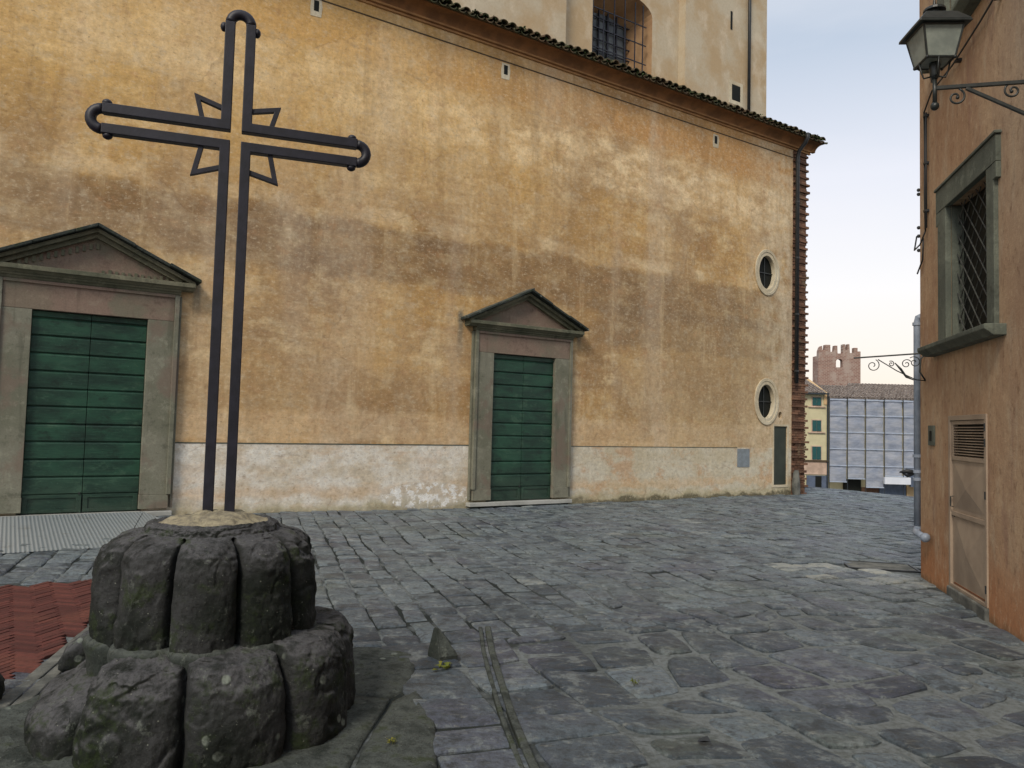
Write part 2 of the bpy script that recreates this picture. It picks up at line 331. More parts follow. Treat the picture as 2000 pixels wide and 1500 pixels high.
def frame_stone(name, c1, c2, c3=None):
    g = G(name, .85, .25)
    a = g.noise(1.2, 6, .6); v = g.noise(4, 5, .6, g.map((2, 2, .25))); f = g.noise(45, 5, .7)
    c = g.mix(g.ss(a, .4, .6), c1, c2)
    e_ = g.noise(5, 8, .75); c = g.mix(g.ss(e_, .52, .64, 0, .55), c, tuple(min(1, x*1.45) for x in c2)); c = g.mix(g.ss(e_, .46, .34, 0, .6), c, tuple(x*.5 for x in c1))
    if c3: c = g.mix(g.ss(g.noise(1.6, 4, .6, g.map((1, 1, 1), (4, 4, 4))), .5, .62, 0, .8), c, c3)
    c = g.mix(g.ss(v, .55, .7, 0, .5), c, tuple(x*.55 for x in c1)); c = g.mix(g.ss(f, .4, .7, 0, .35), c, tuple(x*.5 for x in c2))
    g.col(c).bump(g.ma('ADD', g.noise(8, 7, .65), f), .4, .01); return g.m
def roof_tiles(name, c1, c2, c3):
    g = G(name, .85, .25)
    c = g.mix(g.ss(g.noise(3, 5, .7), .4, .6), c1, c2); c = g.mix(g.ss(g.noise(9, 5, .7), .5, .66, 0, .8), c, c3)
    g.col(c).bump(g.noise(30, 5), .4, .01); return g.m
def door_wood():
    g = G('green_painted_wood', .48, .4)
    gr = g.noise(3, 8, .7, g.map((1.2, 1, 14))); a = g.noise(1.4, 5, .6, g.map((1, 1, 2.6)))
    c = g.mix(g.ss(a, .36, .64), (.008, .032, .022), (.016, .066, .040)); c = g.mix(g.ss(gr, .5, .72, 0, .6), c, (.036, .095, .060)); c = g.mix(g.ss(gr, .42, .28, 0, .6), c, (.006, .024, .018))
    x, y, z = g.xyz()[:]
    c = g.mix(g.ma('MULTIPLY', g.ss(z, .9, .2), g.ss(a, .4, .6, .2, .8)), c, (.030, .048, .036))
    c = g.mix(g.ss(g.noise(40, 4, .7), .60, .72, 0, .5), c, (.07, .14, .10)); bl_ = g.noise(3.2, 8, .78, g.map((1, 1, 1.6), (2, 2, 2))); c = g.mix(g.ss(bl_, .54, .66, 0, .55), c, (.055, .115, .075)); c = g.mix(g.ss(bl_, .47, .35, 0, .7), c, (.006, .018, .013))
    g.col(c).bump(gr, .5, .008); return g.m
def net_mat():
    g = G('scaffold_netting', .8, .2)
    x, y, z = g.xyz()[:]
    a = g.noise(.6, 5, .6, g.map((1, 1, 2.5))); br = g.t.nodes.new('ShaderNodeTexWave')
    c = g.mix(g.ss(a, .35, .65), (.27, .31, .40), (.38, .41, .48)); g.col(c)
    nf = g.noise(2, 4, .6, g.map((.4, 1, 3)))
    g.lk(g.ss(nf, .3, .7, .74, .92), g.b.inputs['Alpha']); g.bump(g.noise(1.2, 4), .6, .2)
    return g.m
def rubble(name, c1, c2, c3):
    g = G(name, .92, .15)
    br = g.t.nodes.new('ShaderNodeTexBrick'); mp = g.map((1, 1, 1), rot=(R(90), 0, 0)); g.t.links.new(mp, br.inputs[0])
    br.inputs['Scale'].default_value = 1.0; br.inputs['Brick Width'].default_value = .62; br.inputs['Row Height'].default_value = .24; br.inputs['Mortar Size'].default_value = .03
    br.inputs['Color1'].default_value = (*c1, 1); br.inputs['Color2'].default_value = (*c2, 1); br.inputs['Mortar'].default_value = (*c3, 1)
    c = g.mix(g.ss(g.noise(.5, 6, .7), .48, .62, 0, .8), br.outputs[0], c3)
    g.col(c).bump(g.noise(3, 6), .5, .1); return g.m
def quoin_brick():
    g = G('weathered_brick', .9, .15)
    t = g.attr()
    c = g.mix(t, (.10, .055, .038), (.23, .125, .08)); c = g.mix(g.ss(g.noise(2.2, 6, .7), .52, .68, 0, .7), c, (.20, .17, .11))
    c = g.mix(g.ss(g.noise(14, 6, .7), .48, .7, 0, .6), c, (.07, .045, .03))
    g.col(c).bump(g.noise(16, 7, .7), .9, .02); return g.m

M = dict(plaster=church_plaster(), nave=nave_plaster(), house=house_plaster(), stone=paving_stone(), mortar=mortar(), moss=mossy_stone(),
 slab=mossy_stone('mossy_slab', (.026, .034, .030), (.085, .098, .092), (.036, .050, .020)),
 jamb=frame_stone('pietra_serena', (.155, .160, .118), (.205, .205, .160), (.185, .145, .115)),
 lintel=frame_stone('pink_sandstone', (.235, .170, .135), (.20, .165, .125), (.17, .165, .12)),
 pediment=frame_stone('pediment_stone', (.105, .112, .078), (.17, .165, .115)),
 wframe=frame_stone('grey_window_stone', (.095, .108, .090), (.135, .150, .122)),
 cornice=simple('cornice_render', (.27, .13, .055), (.17, .085, .04), 3, .9, .15),
 reveal=simple('brown_reveal', (.36, .235, .13), (.25, .15, .08), 2, .9, .15), moulding=simple('cornice_moulding', (.42, .23, .10), (.30, .16, .075), 4, .9, .15),
 groove=simple('dark_brown_strip', (.10, .075, .05), None, 5, .9, .1), groove2=simple('plinth_groove', (.10, .12, .10), None, 5, .9, .1),
 tiles=roof_tiles('mossy_roof_tiles', (.055, .055, .030), (.10, .068, .042), (.035, .055, .022)),
 fartiles=roof_tiles('sunworn_roof_tiles', (.22, .18, .155), (.09, .07, .06), (.52, .49, .46)),
 wood=door_wood(), iron=simple('black_painted_iron', (.006, .007, .014), (.013, .014, .026), 14, .5, .45, .35, .002, 0),
 grille=simple('weathered_grille', (.075, .08, .07), (.035, .035, .035), 20, .6, .4, .2, .001), lampiron=simple('dark_green_iron', (.012, .017, .018), (.022, .028, .028), 20, .42, .5, .2, .001),
 dark=simple('dark_opening', (.010, .012, .010), None, 4, .7, .2, 0), brick=quoin_brick(),
 ovalring=frame_stone('pale_render_ring', (.62, .56, .42), (.50, .43, .30)),
 sill=simple('pale_marble', (.42, .43, .41), (.30, .31, .29), 3, .5, .4),
 cement=simple('cap_cement', (.40, .36, .25), (.23, .21, .16), 26, .95, .1, 1.0, .012),
 gate=simple('beige_painted_steel', (.35, .275, .205), (.26, .20, .15), 2.5, .55, .35, .15), rust=simple('rusty_edge', (.22, .09, .04), None, 8),
 pipe=simple('grey_lead_pipe', (.27, .32, .40), (.17, .21, .27), 4, .45, .5, .15), cpipe=simple('dark_downpipe', (.022, .026, .030), None, 4, .5, .4, .1),
 plaque=simple('blue_grey_plate', (.23, .27, .30), (.18, .21, .23), 9, .8), panel=simple('dark_green_panel', (.040, .050, .038), (.028, .036, .028), 3, .6, .3),
 kerb=simple('kerb_stone', (.17, .175, .16), (.085, .09, .085), 5, .9, .2, .9, .015), weed=simple('weed_leaf', (.10, .13, .02), (.16, .15, .03), 9, .7, .2, 0),
 yellow=simple('yellow_stucco', (.56, .52, .34), (.50, .46, .30), 1, .9, .1), orange=simple('apricot_stucco', (.58, .42, .24), (.50, .35, .19), 1, .9, .1),
 shutter=simple('teal_shutter', (.015, .085, .090), (.02, .07, .07), 3, .6, .3), pink=simple('pink_band', (.56, .42, .33), None, 1, .9, .1),
 net=net_mat(), seam=simple('net_seam', (.42, .49, .60), (.34, .41, .52), 2, .8), pole=simple('scaffold_pole', (.035, .045, .055), None, 2, .5),
 tower=rubble('tower_brick', (.22, .13, .105), (.29, .18, .145), (.38, .31, .27)), signw=simple('white_sign_board', (.70, .74, .80), (.62, .66, .74), 1, .6), blind=simple('blue_grey_shutter', (.10, .13, .19), None, 2, .6),
 leaf=simple('tree_leaf', (.035, .065, .02), (.06, .09, .03), 2, .8), bark=simple('tree_bark', (.06, .045, .03), None, 4))
g = G('grey_lamp_glass', .35, .5); g.col(g.mix(g.ss(g.noise(7, 5, .6), .35, .65), (.36, .41, .37), (.24, .28, .26))); g.b.inputs['Alpha'].default_value = .72; g.bump(g.noise(9, 3), .2, .01); M['glass'] = g.m
g = G('window_glass', .35, .4); g.col(g.mix(g.ss(g.noise(1.5, 3), .4, .6), (.055, .065, .070), (.11, .125, .13))); M['wglass'] = g.m
g = G('chequer_plate', .42, .5); g.b.inputs['Metallic'].default_value = .35
w = g.t.nodes.new('ShaderNodeTexWave'); g.t.links.new(g.map((1, 1, 1)), w.inputs[0]); w.bands_direction = 'X'; w.inputs['Scale'].default_value = 7; w.inputs['Distortion'].default_value = .2
w2 = g.t.nodes.new('ShaderNodeTexWave'); g.t.links.new(g.map((1, 1, 1)), w2.inputs[0]); w2.bands_direction = 'Y'; w2.inputs['Scale'].default_value = 6; w2.inputs['Distortion'].default_value = .2
dm = g.ma('MULTIPLY', w.outputs['Fac'], g.ss(w2.outputs['Fac'], .2, .8, .5, 1))
g.col(g.mix(g.ss(g.noise(3, 6, .7), .55, .7, 0, .5), g.mix(dm, (.27, .31, .33), (.42, .46, .48)), (.20, .20, .18))).bump(dm, .8, .012); M['plate'] = g.m
g = G('herringbone_brick', .85, .2); t = g.attr(); c = g.mix(t, (.070, .026, .024), (.130, .044, .037)); c = g.mix(g.ss(g.noise(1.3, 6, .65), .48, .65, 0, .45), c, (.165, .064, .045)); c = g.mix(g.ss(g.noise(30, 5, .7), .42, .7, 0, .6), c, (.06, .03, .025)); g.col(c).bump(g.noise(22, 6, .7), .7, .01); M['pbrick'] = g.m

# ------------------------------------------------------------------ frames of reference
WA = R(90-56.8); P0 = Vector((7.364, 20.186, 0)); WD = Vector((math.cos(WA), math.sin(WA), 0)); WN = Vector((WD.y, -WD.x, 0))
BA = R(90-13.6); Q0 = Vector((4.709, 8.748, 0)); BD = Vector((math.cos(BA), math.sin(BA), 0)); BM = Vector((-BD.y, BD.x, 0))
def wallp(u, off, z=0): p = P0+WD*u+WN*off; return Vector((p.x, p.y, z))
def wuv(x, y): v = Vector((x, y, 0))-P0; return v.dot(WD), v.dot(WN)
def smooth(a, b, x): t = max(0, min(1, (x-a)/(b-a))); return t*t*(3-2*t)
def ground_z(x, y):
    t = (x-9.3)*.86+(y-24.2)*.51
    z = 0
    if t > -2.5: q = t+2.5; z -= (.012*q*q if q < 5 else .3+.12*(q-5))
    u, off = wuv(x, y)
    z += .10*smooth(-9, -16, u)*smooth(5, .5, off)
    if t > -30: z += .012*noise.noise(Vector((x*.45, y*.45, 0)))
    return max(z, -7)

# ------------------------------------------------------------------ ground sheet (one sheet to the horizon)
def axis(lo, hi, dense_lo, dense_hi, step):
    a = []; v = dense_lo
    while v <= dense_hi: a.append(v); v += step
    s = step
    v = dense_hi
    while v < hi: s *= 1.35; v += s; a.append(min(v, hi))
    s = step; v = dense_lo; b = []
    while v > lo: s *= 1.35; v -= s; b.append(max(v, lo))
    return b[::-1]+a
xs = axis(-900, 900, -10, 16, .5); ys = axis(-900, 1500, -2, 32, .5)
mb = MB(); mb.v = [(x, y, ground_z(x, y)-.014) for y in ys for x in xs]; nx = len(xs)
mb.f = [(j*nx+i, j*nx+i+1, (j+1)*nx+i+1, (j+1)*nx+i) for j in range(len(ys)-1) for i in range(nx-1)]
tag(mb.build('ground', M['mortar'], smooth=True), kind='structure')

# ------------------------------------------------------------------ stone paving: every flag really cut, with open joints
CA = Vector((-.316, .949)); CB = Vector((.949, .316))
DIAG0, DIAG1 = Vector((-2.70, 3.94)), Vector((-3.72, 8.4))
def left_of_kerb(x, y):
    d = DIAG1-DIAG0; return (x-DIAG0.x)*d.y-(y-DIAG0.y)*d.x < 0
def allowed(x, y):
    u, off = wuv(x, y)
    if u < .75 and off < .02: return False
    v = Vector((x, y, 0))-Q0
    if v.dot(BD) < .2 and v.dot(BM) < .02: return False
    if v.dot(BD) >= .2 and v.dot(BM) < -7: return False
    if u < -14.9 and .2 < off < 2.75 : return True
    if left_of_kerb(x, y) and off > 4.35: return False
    if (x-9.3)*.86+(y-24.2)*.51 > 6: return False
    return True
def in_poly(x, y, poly):
    c = False; j = len(poly)-1
    for i in range(len(poly)):
        xi, yi = poly[i]; xj, yj = poly[j]
        if (yi > y) != (yj > y) and x < (xj-xi)*(y-yi)/(yj-yi)+xi: c = not c
        j = i
    return c
BIG = [(-1.35, 3.2), (-.22, 3.2), (-.36, 4.3), (-.62, 5.45), (-1.05, 5.6), (-1.5, 5.2)]
MAN = [(4.0, 9.30), (4.85, 9.12), (5.10, 9.66), (4.25, 9.86)]
PED = Vector((-1.60, 4.2))
mb = MB(); tone = []
def stone(poly, gap, ztop, drop=.05, tl=None, big=0):
    """poly: world xy corners; inset by gap, rounded, with softly crowned top"""
    cx = sum(p[0] for p in poly)/len(poly); cy = sum(p[1] for p in poly)/len(poly)
    near = cy < 13
    # subdivide edges
    out = []
    n = len(poly); ns = 4 if near else 2
    for i in range(n):
        a = poly[i]; b = poly[(i+1) % n]
        for k in range(ns):
            t = k/ns; out.append((a[0]+(b[0]-a[0])*t, a[1]+(b[1]-a[1])*t, k == 0))
    pts = []
    for (x, y, corner) in out:
        d = Vector((cx-x, cy-y)); L = d.length
        if L < 1e-3: return
        g_ = gap*(1.0+(1.9 if near else 1.2)*(max(0, abs(2*(out.index((x, y, corner)) % ns)/ns-1)-.3)/.7)**2)+(.012+.02*big)*abs(noise.noise(Vector((x*9, y*9, 1.7))))
        d *= min(.45, g_/L*(1.15+.5*noise.noise(Vector((x*3, y*3, 9))))); pts.append((x+d.x, y+d.y))
    m = len(pts); base = len(mb.v); tl = random.random()**1.2 if tl is None else tl
    pale = ((cx-4.05)/.95)**2+((cy-8.95-(cx-4.05)*-.35)/.55)**2
    if pale < 1 and random.random() < .75: tl = 1+random.uniform(.3, 1)
    elif random.random() < .035: tl = 1+random.uniform(.1, .45)
    tx, ty = random.uniform(-.04, .04), random.uniform(-.04, .04); dz = random.uniform(-.008, .008)
    def zt(x, y): return ztop(x, y)+dz+tx*(x-cx)+ty*(y-cy)
    vs = []
    for x, y in pts: vs.append((x, y, zt(x, y)-drop))
    for x, y in pts: vs.append((x, y, zt(x, y)-.010))
    for x, y in pts:
        d = Vector((cx-x, cy-y)); L = d.length; d *= min(.3, .018/max(L, .01)); vs.append((x+d.x, y+d.y, zt(x, y)))
    nr = 3
    if near:
        for x, y in pts:
            d = Vector((cx-x, cy-y))*.45; X, Y = x+d.x, y+d.y
            vs.append((X, Y, zt(X, Y)+.004+.008*noise.noise(Vector((X*5, Y*5, 3))))); 
        nr = 4
    vs.append((cx, cy, zt(cx, cy)+.004))
    fs = []
    for r in range(nr-1):
        for k in range(m): fs.append((r*m+k, r*m+(k+1) % m, (r+1)*m+(k+1) % m, (r+1)*m+k))
    for k in range(m): fs.append(((nr-1)*m+k, (nr-1)*m+(k+1) % m, nr*m))
    mb.add(vs, fs); tone.extend([tl]*len(vs))
def warp(x, y):
    k = smooth(9.5, 5.5, y)*smooth(-.6, 1.2, x)
    a = .035+.13*k
    q = Vector((x*.9, y*.9, 0)); q2 = Vector((x*2.6, y*2.6, 5))
    return x+a*noise.noise(q+Vector((11, 0, 0)))*1.6+a*.45*noise.noise(q2), y+a*noise.noise(q+Vector((0, 23, 0)))*1.6+a*.45*noise.noise(q2+Vector((3, 3, 3)))
ASPLIT = 5.6
def lay(a_lo, a_hi, wlo, whi, llo, lhi, irr):
    b = -14.0
    while b < 22:
        wd_ = random.uniform(wlo, whi); a = a_lo
        while a < a_hi-.02:
            L = random.uniform(llo, lhi) if random.random() < .85 else random.uniform(lhi, lhi*1.5)
            if a == a_lo: L *= random.uniform(.5, 1)
            if a+L > a_hi-.12: L = a_hi-a
            c = CA*(a+L/2)+CB*(b+wd_/2)
            if allowed(c.x, c.y) and c.y > .8 and not in_poly(c.x, c.y, BIG) and not in_poly(c.x, c.y, MAN) and (Vector((c.x, c.y))-PED).length > .62:
                k = smooth(9, 6, c.y)*smooth(-.6, 1.2, c.x)*irr
                j = lambda: random.uniform(-.014, .014)*(1+3.2*k)
                q = [(a, b), (a, b+wd_), (a+L, b+wd_), (a+L, b)]
                q = [CA*(u_+(j() if a_lo < u_ < a_hi else 0))+CB*(v_+j()*.7) for u_, v_ in q]
                q = [warp(v.x, v.y) for v in q][::-1]
                stone(q, .005+.008*k+random.random()*.003, ground_z, big=k)
            a += L
        b += wd_
lay(ASPLIT, 34, .20, .33, .20, .40, .4)
lay(-3, ASPLIT, .30, .52, .26, .58, 1)
ob = mb.build('stone_paving', M['stone'], attr=tone); tag(ob, kind='structure')
# (smaller apron of larger slabs between ramp and bricks lies in the same paving)

# herringbone brick paving
mb = MB(); tone = []
def brick_ok(x, y):
    u, off = wuv(x, y); d = DIAG1-DIAG0
    s = ((x-DIAG0.x)*d.y-(y-DIAG0.y)*d.x)/d.length
    return s < -.02 and off > 4.4 and x > -9.5 and y > -1
bw, bl = .055, .22; an = R(45)+math.atan2(WD.y, WD.x); ca, sa = math.cos(an), math.sin(an)
def add_brick(x0, y0, w, l):
    g_ = .003
    q = [(x0+g_, y0+g_), (x0+w-g_, y0+g_), (x0+w-g_, y0+l-g_), (x0+g_, y0+l-g_)]
    q = [(ca*x-sa*y-6, sa*x+ca*y+4) for x, y in q]
    cx = sum(p[0] for p in q)/4; cy = sum(p[1] for p in q)/4
    if not brick_ok(cx, cy): return
    zt = random.uniform(-.003, .003)+.006; z = [ground_z(*p) for p in q]
    vs = [(p[0], p[1], zz-.03) for p, zz in zip(q, z)]+[(p[0], p[1], zz+zt-.003) for p, zz in zip(q, z)]+[(p[0]+(cx-p[0])*.05, p[1]+(cy-p[1])*.05, zz+zt) for p, zz in zip(q, z)]
    mb.add(vs, [(0,1,5,4),(1,2,6,5),(2,3,7,6),(3,0,4,7),(4,5,9,8),(5,6,10,9),(6,7,11,10),(7,4,8,11),(8,9,10,11)]); t_ = random.random(); tone.extend([t_]*12)
for i in range(-130, 150):
    for k in range(-26, 26):
        X, Y = (i+4*k)*bw, (i-4*k)*bw
        add_brick(X, Y, bl, bw); add_brick(X, Y+bw, bw, bl)
tag(mb.build('brick_paving', M['pbrick'], attr=tone), kind='structure')

# kerb strips along the bricks
mb = MB(); tone = []
d = (DIAG1-DIAG0).normalized(); nn = Vector((d.y, -d.x))
for (o0, w_) in ((.0, .085), (.095, .075)):
    s = -3.5
    while s < 4.7:
        L = random.uniform(.5, .9); a = DIAG0+d*s+nn*o0; b_ = DIAG0+d*(s+L)+nn*o0
        mb.hexa([(a.x, a.y, -.05), (a.x+nn.x*w_, a.y+nn.y*w_, -.05), (b_.x+nn.x*w_, b_.y+nn.y*w_, -.05), (b_.x, b_.y, -.05)],
                [(a.x, a.y, .014), (a.x+nn.x*w_, a.y+nn.y*w_, .016), (b_.x+nn.x*w_, b_.y+nn.y*w_, .014), (b_.x, b_.y, .018)]); s += L+.008
tag(mb.build('kerb', M['kerb'], bevel=.008), kind='structure')

# rough heightfield slabs
def slab(name, poly, z0, z1, mat, amp=.015, res=.03, seed=0, edge=.03):
    xs_ = [p[0] for p in poly]; ys_ = [p[1] for p in poly]; cx = sum(xs_)/len(poly); cy = sum(ys_)/len(poly); n = len(poly); N = 12; K = 10
    ring = []
    for i in range(n):
        a = poly[i]; b_ = poly[(i+1) % n]
        for k in range(N):
            t = k/N; ring.append((a[0]+(b_[0]-a[0])*t, a[1]+(b_[1]-a[1])*t))
    m = len(ring); vs = []; fs = []
    for j in range(K+2):
        for (x, y) in ring:
            if j == 0: f = 1.0; z = z0
            else: f = 1-(j-1)/K*.999
            w_ = .006*noise.noise(Vector((x*4, y*4, seed)))
            X = cx+(x-cx)*(f-(.0 if j else -.01))+w_*f; Y = cy+(y-cy)*f+w_*f
            if j: z = z1+amp*fbm((X, Y, seed), 3.2, 5)+.004*fbm((X, Y, seed), 20, 4)-(edge if j == 1 else edge*.25 if j == 2 else 0)
            vs.append((X, Y, z))
    for j in range(K+1):
        for k in range(m): fs.append((j*m+k, j*m+(k+1) % m, (j+1)*m+(k+1) % m, (j+1)*m+k))
    s = MB(); s.add(vs, fs); return s.build(name, mat, smooth=True)
o = slab('paving_slab', [(-1.62, 3.1), (-.72, 3.1), (-.70, 3.95), (-.66, 4.55), (-1.3, 4.6)], -.1, .014, M['slab'], .014, seed=2, edge=.012); tag(o, kind='structure')
o = slab('paving_slab', [(-.70, 3.1), (-.24, 3.1), (-.36, 4.2), (-.52, 4.72), (-.64, 4.5), (-.68, 3.9)], -.1, .012, M['slab'], .012, seed=5, edge=.012); tag(o, kind='structure')
o = slab('paving_slab', [(-1.4, 4.62), (-.66, 4.58), (-.56, 4.8), (-.62, 5.45), (-1.05, 5.6), (-1.5, 5.3)], -.1, .010, M['slab'], .012, seed=9, edge=.012); tag(o, kind='structure')
# narrow drainage kerb
mb = MB(); path = [(-.17, 6.15), (-.12, 5.5), (-.04, 4.8), (.02, 4.32), (.10, 3.8), (.22, 3.1), (.34, 2.5)]
for off_, w_, zz in ((-.03, .03, .010), (.028, .045, .016)):
    mb.strip([(x+off_, y, zz-.02) for x, y in path], w_, .045, (0, 0, 1))
tag(mb.build('drain_kerb', M['slab'], bevel=.008), kind='structure')
# raised rubble footing left of pedestal
o = slab('footing', [(-3.1, 2.6), (-1.7, 2.6), (-1.75, 3.6), (-2.1, 5.35), (-2.55, 5.1), (-2.66, 4.3)], -.1, .035, M['slab'], .04, seed=13, edge=.04); tag(o, kind='structure')

# ------------------------------------------------------------------ pedestal
def pedestal():
    root = empty('stone_pedestal', (PED.x, PED.y, 0)); tag(root, 'dark mossy two tiered stone pedestal of clustered round lobes carrying the iron cross', 'pedestal')
    def tier(name, prof, nl, ph, amp, seed, fade, per=None, ox=0.0, nt=760, sub=11, rockamp=.012):
        # refine the profile
        P = []
        for i in range(len(prof)-1):
            for k in range(sub):
                t = k/sub; P.append((prof[i][0]*(1-t)+prof[i+1][0]*t, prof[i][1]*(1-t)+prof[i+1][1]*t))
        P.append(prof[-1]); vs = []; fs = []; rk_ = 1.0
        for j, (r, z) in enumerate(P):
            for k in range(nt):
                th = 2*math.pi*k/nt
                w_ = th+.05*noise.noise(Vector((math.cos(th)*2, math.sin(th)*2, seed)))+.02*noise.noise(Vector((z*5, th*3, seed)))
                q = (w_-ph)/(2*math.pi/nl); li = math.floor(q)+.0; t = 2*(q-li)-1; li = int(li) % nl
                lob = math.sqrt(max(0, 1-abs(t)**2.3)); groove = math.exp(-((1-abs(t))/.06)**2)
                f = fade(r, z)
                rr = r*(1-amp*(1-lob)*f)-.045*groove*f
                zz = z
                if per:
                    er = per[li]; k2 = smooth(.10, .5, z)
                    rr *= 1-er*.20*k2*(1 if r > .3 else 0); zz = z-er*.16*smooth(.12, .5, z)*smooth(.50, .70, r)
                x, y = rr*math.sin(th), -rr*math.cos(th)
                nz = rockamp*fbm((x, y, zz+seed), 3.4, 3)+.004*fbm((x, y, zz+seed), 17, 4)
                # chipped facets
                cf = noise.noise(Vector((x*3.1, y*3.1, zz*2.4+seed*3)))+.25*noise.noise(Vector((x*11, y*11, zz*9)))
                nz -= .012*smooth(.16, .24, cf)*f*rk_
                c2 = noise.noise(Vector((x*5.5+4, y*5.5, zz*4.5+seed)))+.3*noise.noise(Vector((x*19, y*19, zz*16)))
                nz -= .007*smooth(.22, .28, c2)*rk_
                rg = 1-abs(noise.noise(Vector((x*6, y*6, zz*7+seed))))*9
                nz -= .006*max(0, rg)*(noise.noise(Vector((x*2, y*2, zz*2+3))) > .0)
                nz += .0035*fbm((x, y, zz+seed), 42, 3)
                s_ = (rr+nz)/max(rr, 1e-3) if rr > .02 else 1
                vs.append((x*s_+ox*smooth(.50, .64, r), y*s_, zz+.6*nz*(1-f)+.3*nz))
        for j in range(len(P)-1):
            for k in range(nt): fs.append((j*nt+k, j*nt+(k+1) % nt, (j+1)*nt+(k+1) % nt, (j+1)*nt+k))
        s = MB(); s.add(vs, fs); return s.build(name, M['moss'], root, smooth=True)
    # angle th measured from the camera side (-Y) toward +X ; camera sees centre at th0
    th0 = math.atan2(-PED.x, PED.y)
    up = [(.53, .34), (.562, .44), (.572, .56), (.568, .72), (.556, .85), (.530, .93), (.480, .975), (.420, .995), (.375, 1.0), (.35, 1.005), (.335, 1.035), (.300, 1.055), (.275, 1.040), (.24, 1.03), (.01, 1.03)]
    tier('upper_tier', up, 10, th0+R(15.5), .17, 3.0, lambda r, z: smooth(.36, .44, r))
    lo = [(.80, -.10), (.810, .02), (.812, .16), (.806, .28), (.790, .38), (.755, .44), (.72, .478), (.63, .492), (.56, .495), (.50, .495), (.40, .49)]
    per = [.12, -.10, -.1, .1, .3, .7, 1.0, .95, .25]
    tier('lower_tier', lo, 9, th0+R(-6), .15, 8.0, lambda r, z: smooth(.57, .66, r), per=per, rockamp=.016, ox=-.025)
    # mortar fillet between the tiers
    vs = []; fs = []; nt_ = 160
    pr = [(.56, .20), (.575, .40), (.592, .46), (.582, .487), (.562, .503), (.53, .50)]
    for (r, z) in pr:
        for k in range(nt_):
            th = 2*math.pi*k/nt_; q = (th-th0-R(15.5))/(2*math.pi/10); t = 2*(q-math.floor(q))-1
            rr = r*(1-.15*(1-math.sqrt(max(0, 1-abs(t)**2.4))))+.012*fbm((math.cos(th)*3, math.sin(th)*3, z), 2); vs.append((rr*math.sin(th), -rr*math.cos(th), z+.012*fbm((math.sin(th)*5, math.cos(th)*5, r), 2)))
    for j in range(len(pr)-1):
        for k in range(nt_): fs.append((j*nt_+k, j*nt_+(k+1) % nt_, (j+1)*nt_+(k+1) % nt_, (j+1)*nt_+k))
    s = MB(); s.add(vs, fs); s.build('mortar_fillet', M['slab'], root, smooth=True)
    vs = []; fs = []; rings = 14
    for j in range(rings):
        r = .29*(1-j/(rings-1))
        for k in range(72):
            th = 2*math.pi*k/72; x, y = r*math.sin(th)+.02, -r*math.cos(th)
            z = 1.035+.062*(1-(r/.29)**2)+.016*fbm((x, y, 2), 11, 5)
            cr_ = abs(noise.noise(Vector((x*5, y*5, 7)))); z -= .02*smooth(.04, .0, cr_)
            vs.append((x, y, z))
    for j in range(rings-1):
        for k in range(72): fs.append((j*72+k, j*72+(k+1) % 72, (j+1)*72+(k+1) % 72, (j+1)*72+k))
    s = MB(); s.add(vs, fs); s.build('cement_cap', M['cement'], root, smooth=True)
pedestal()

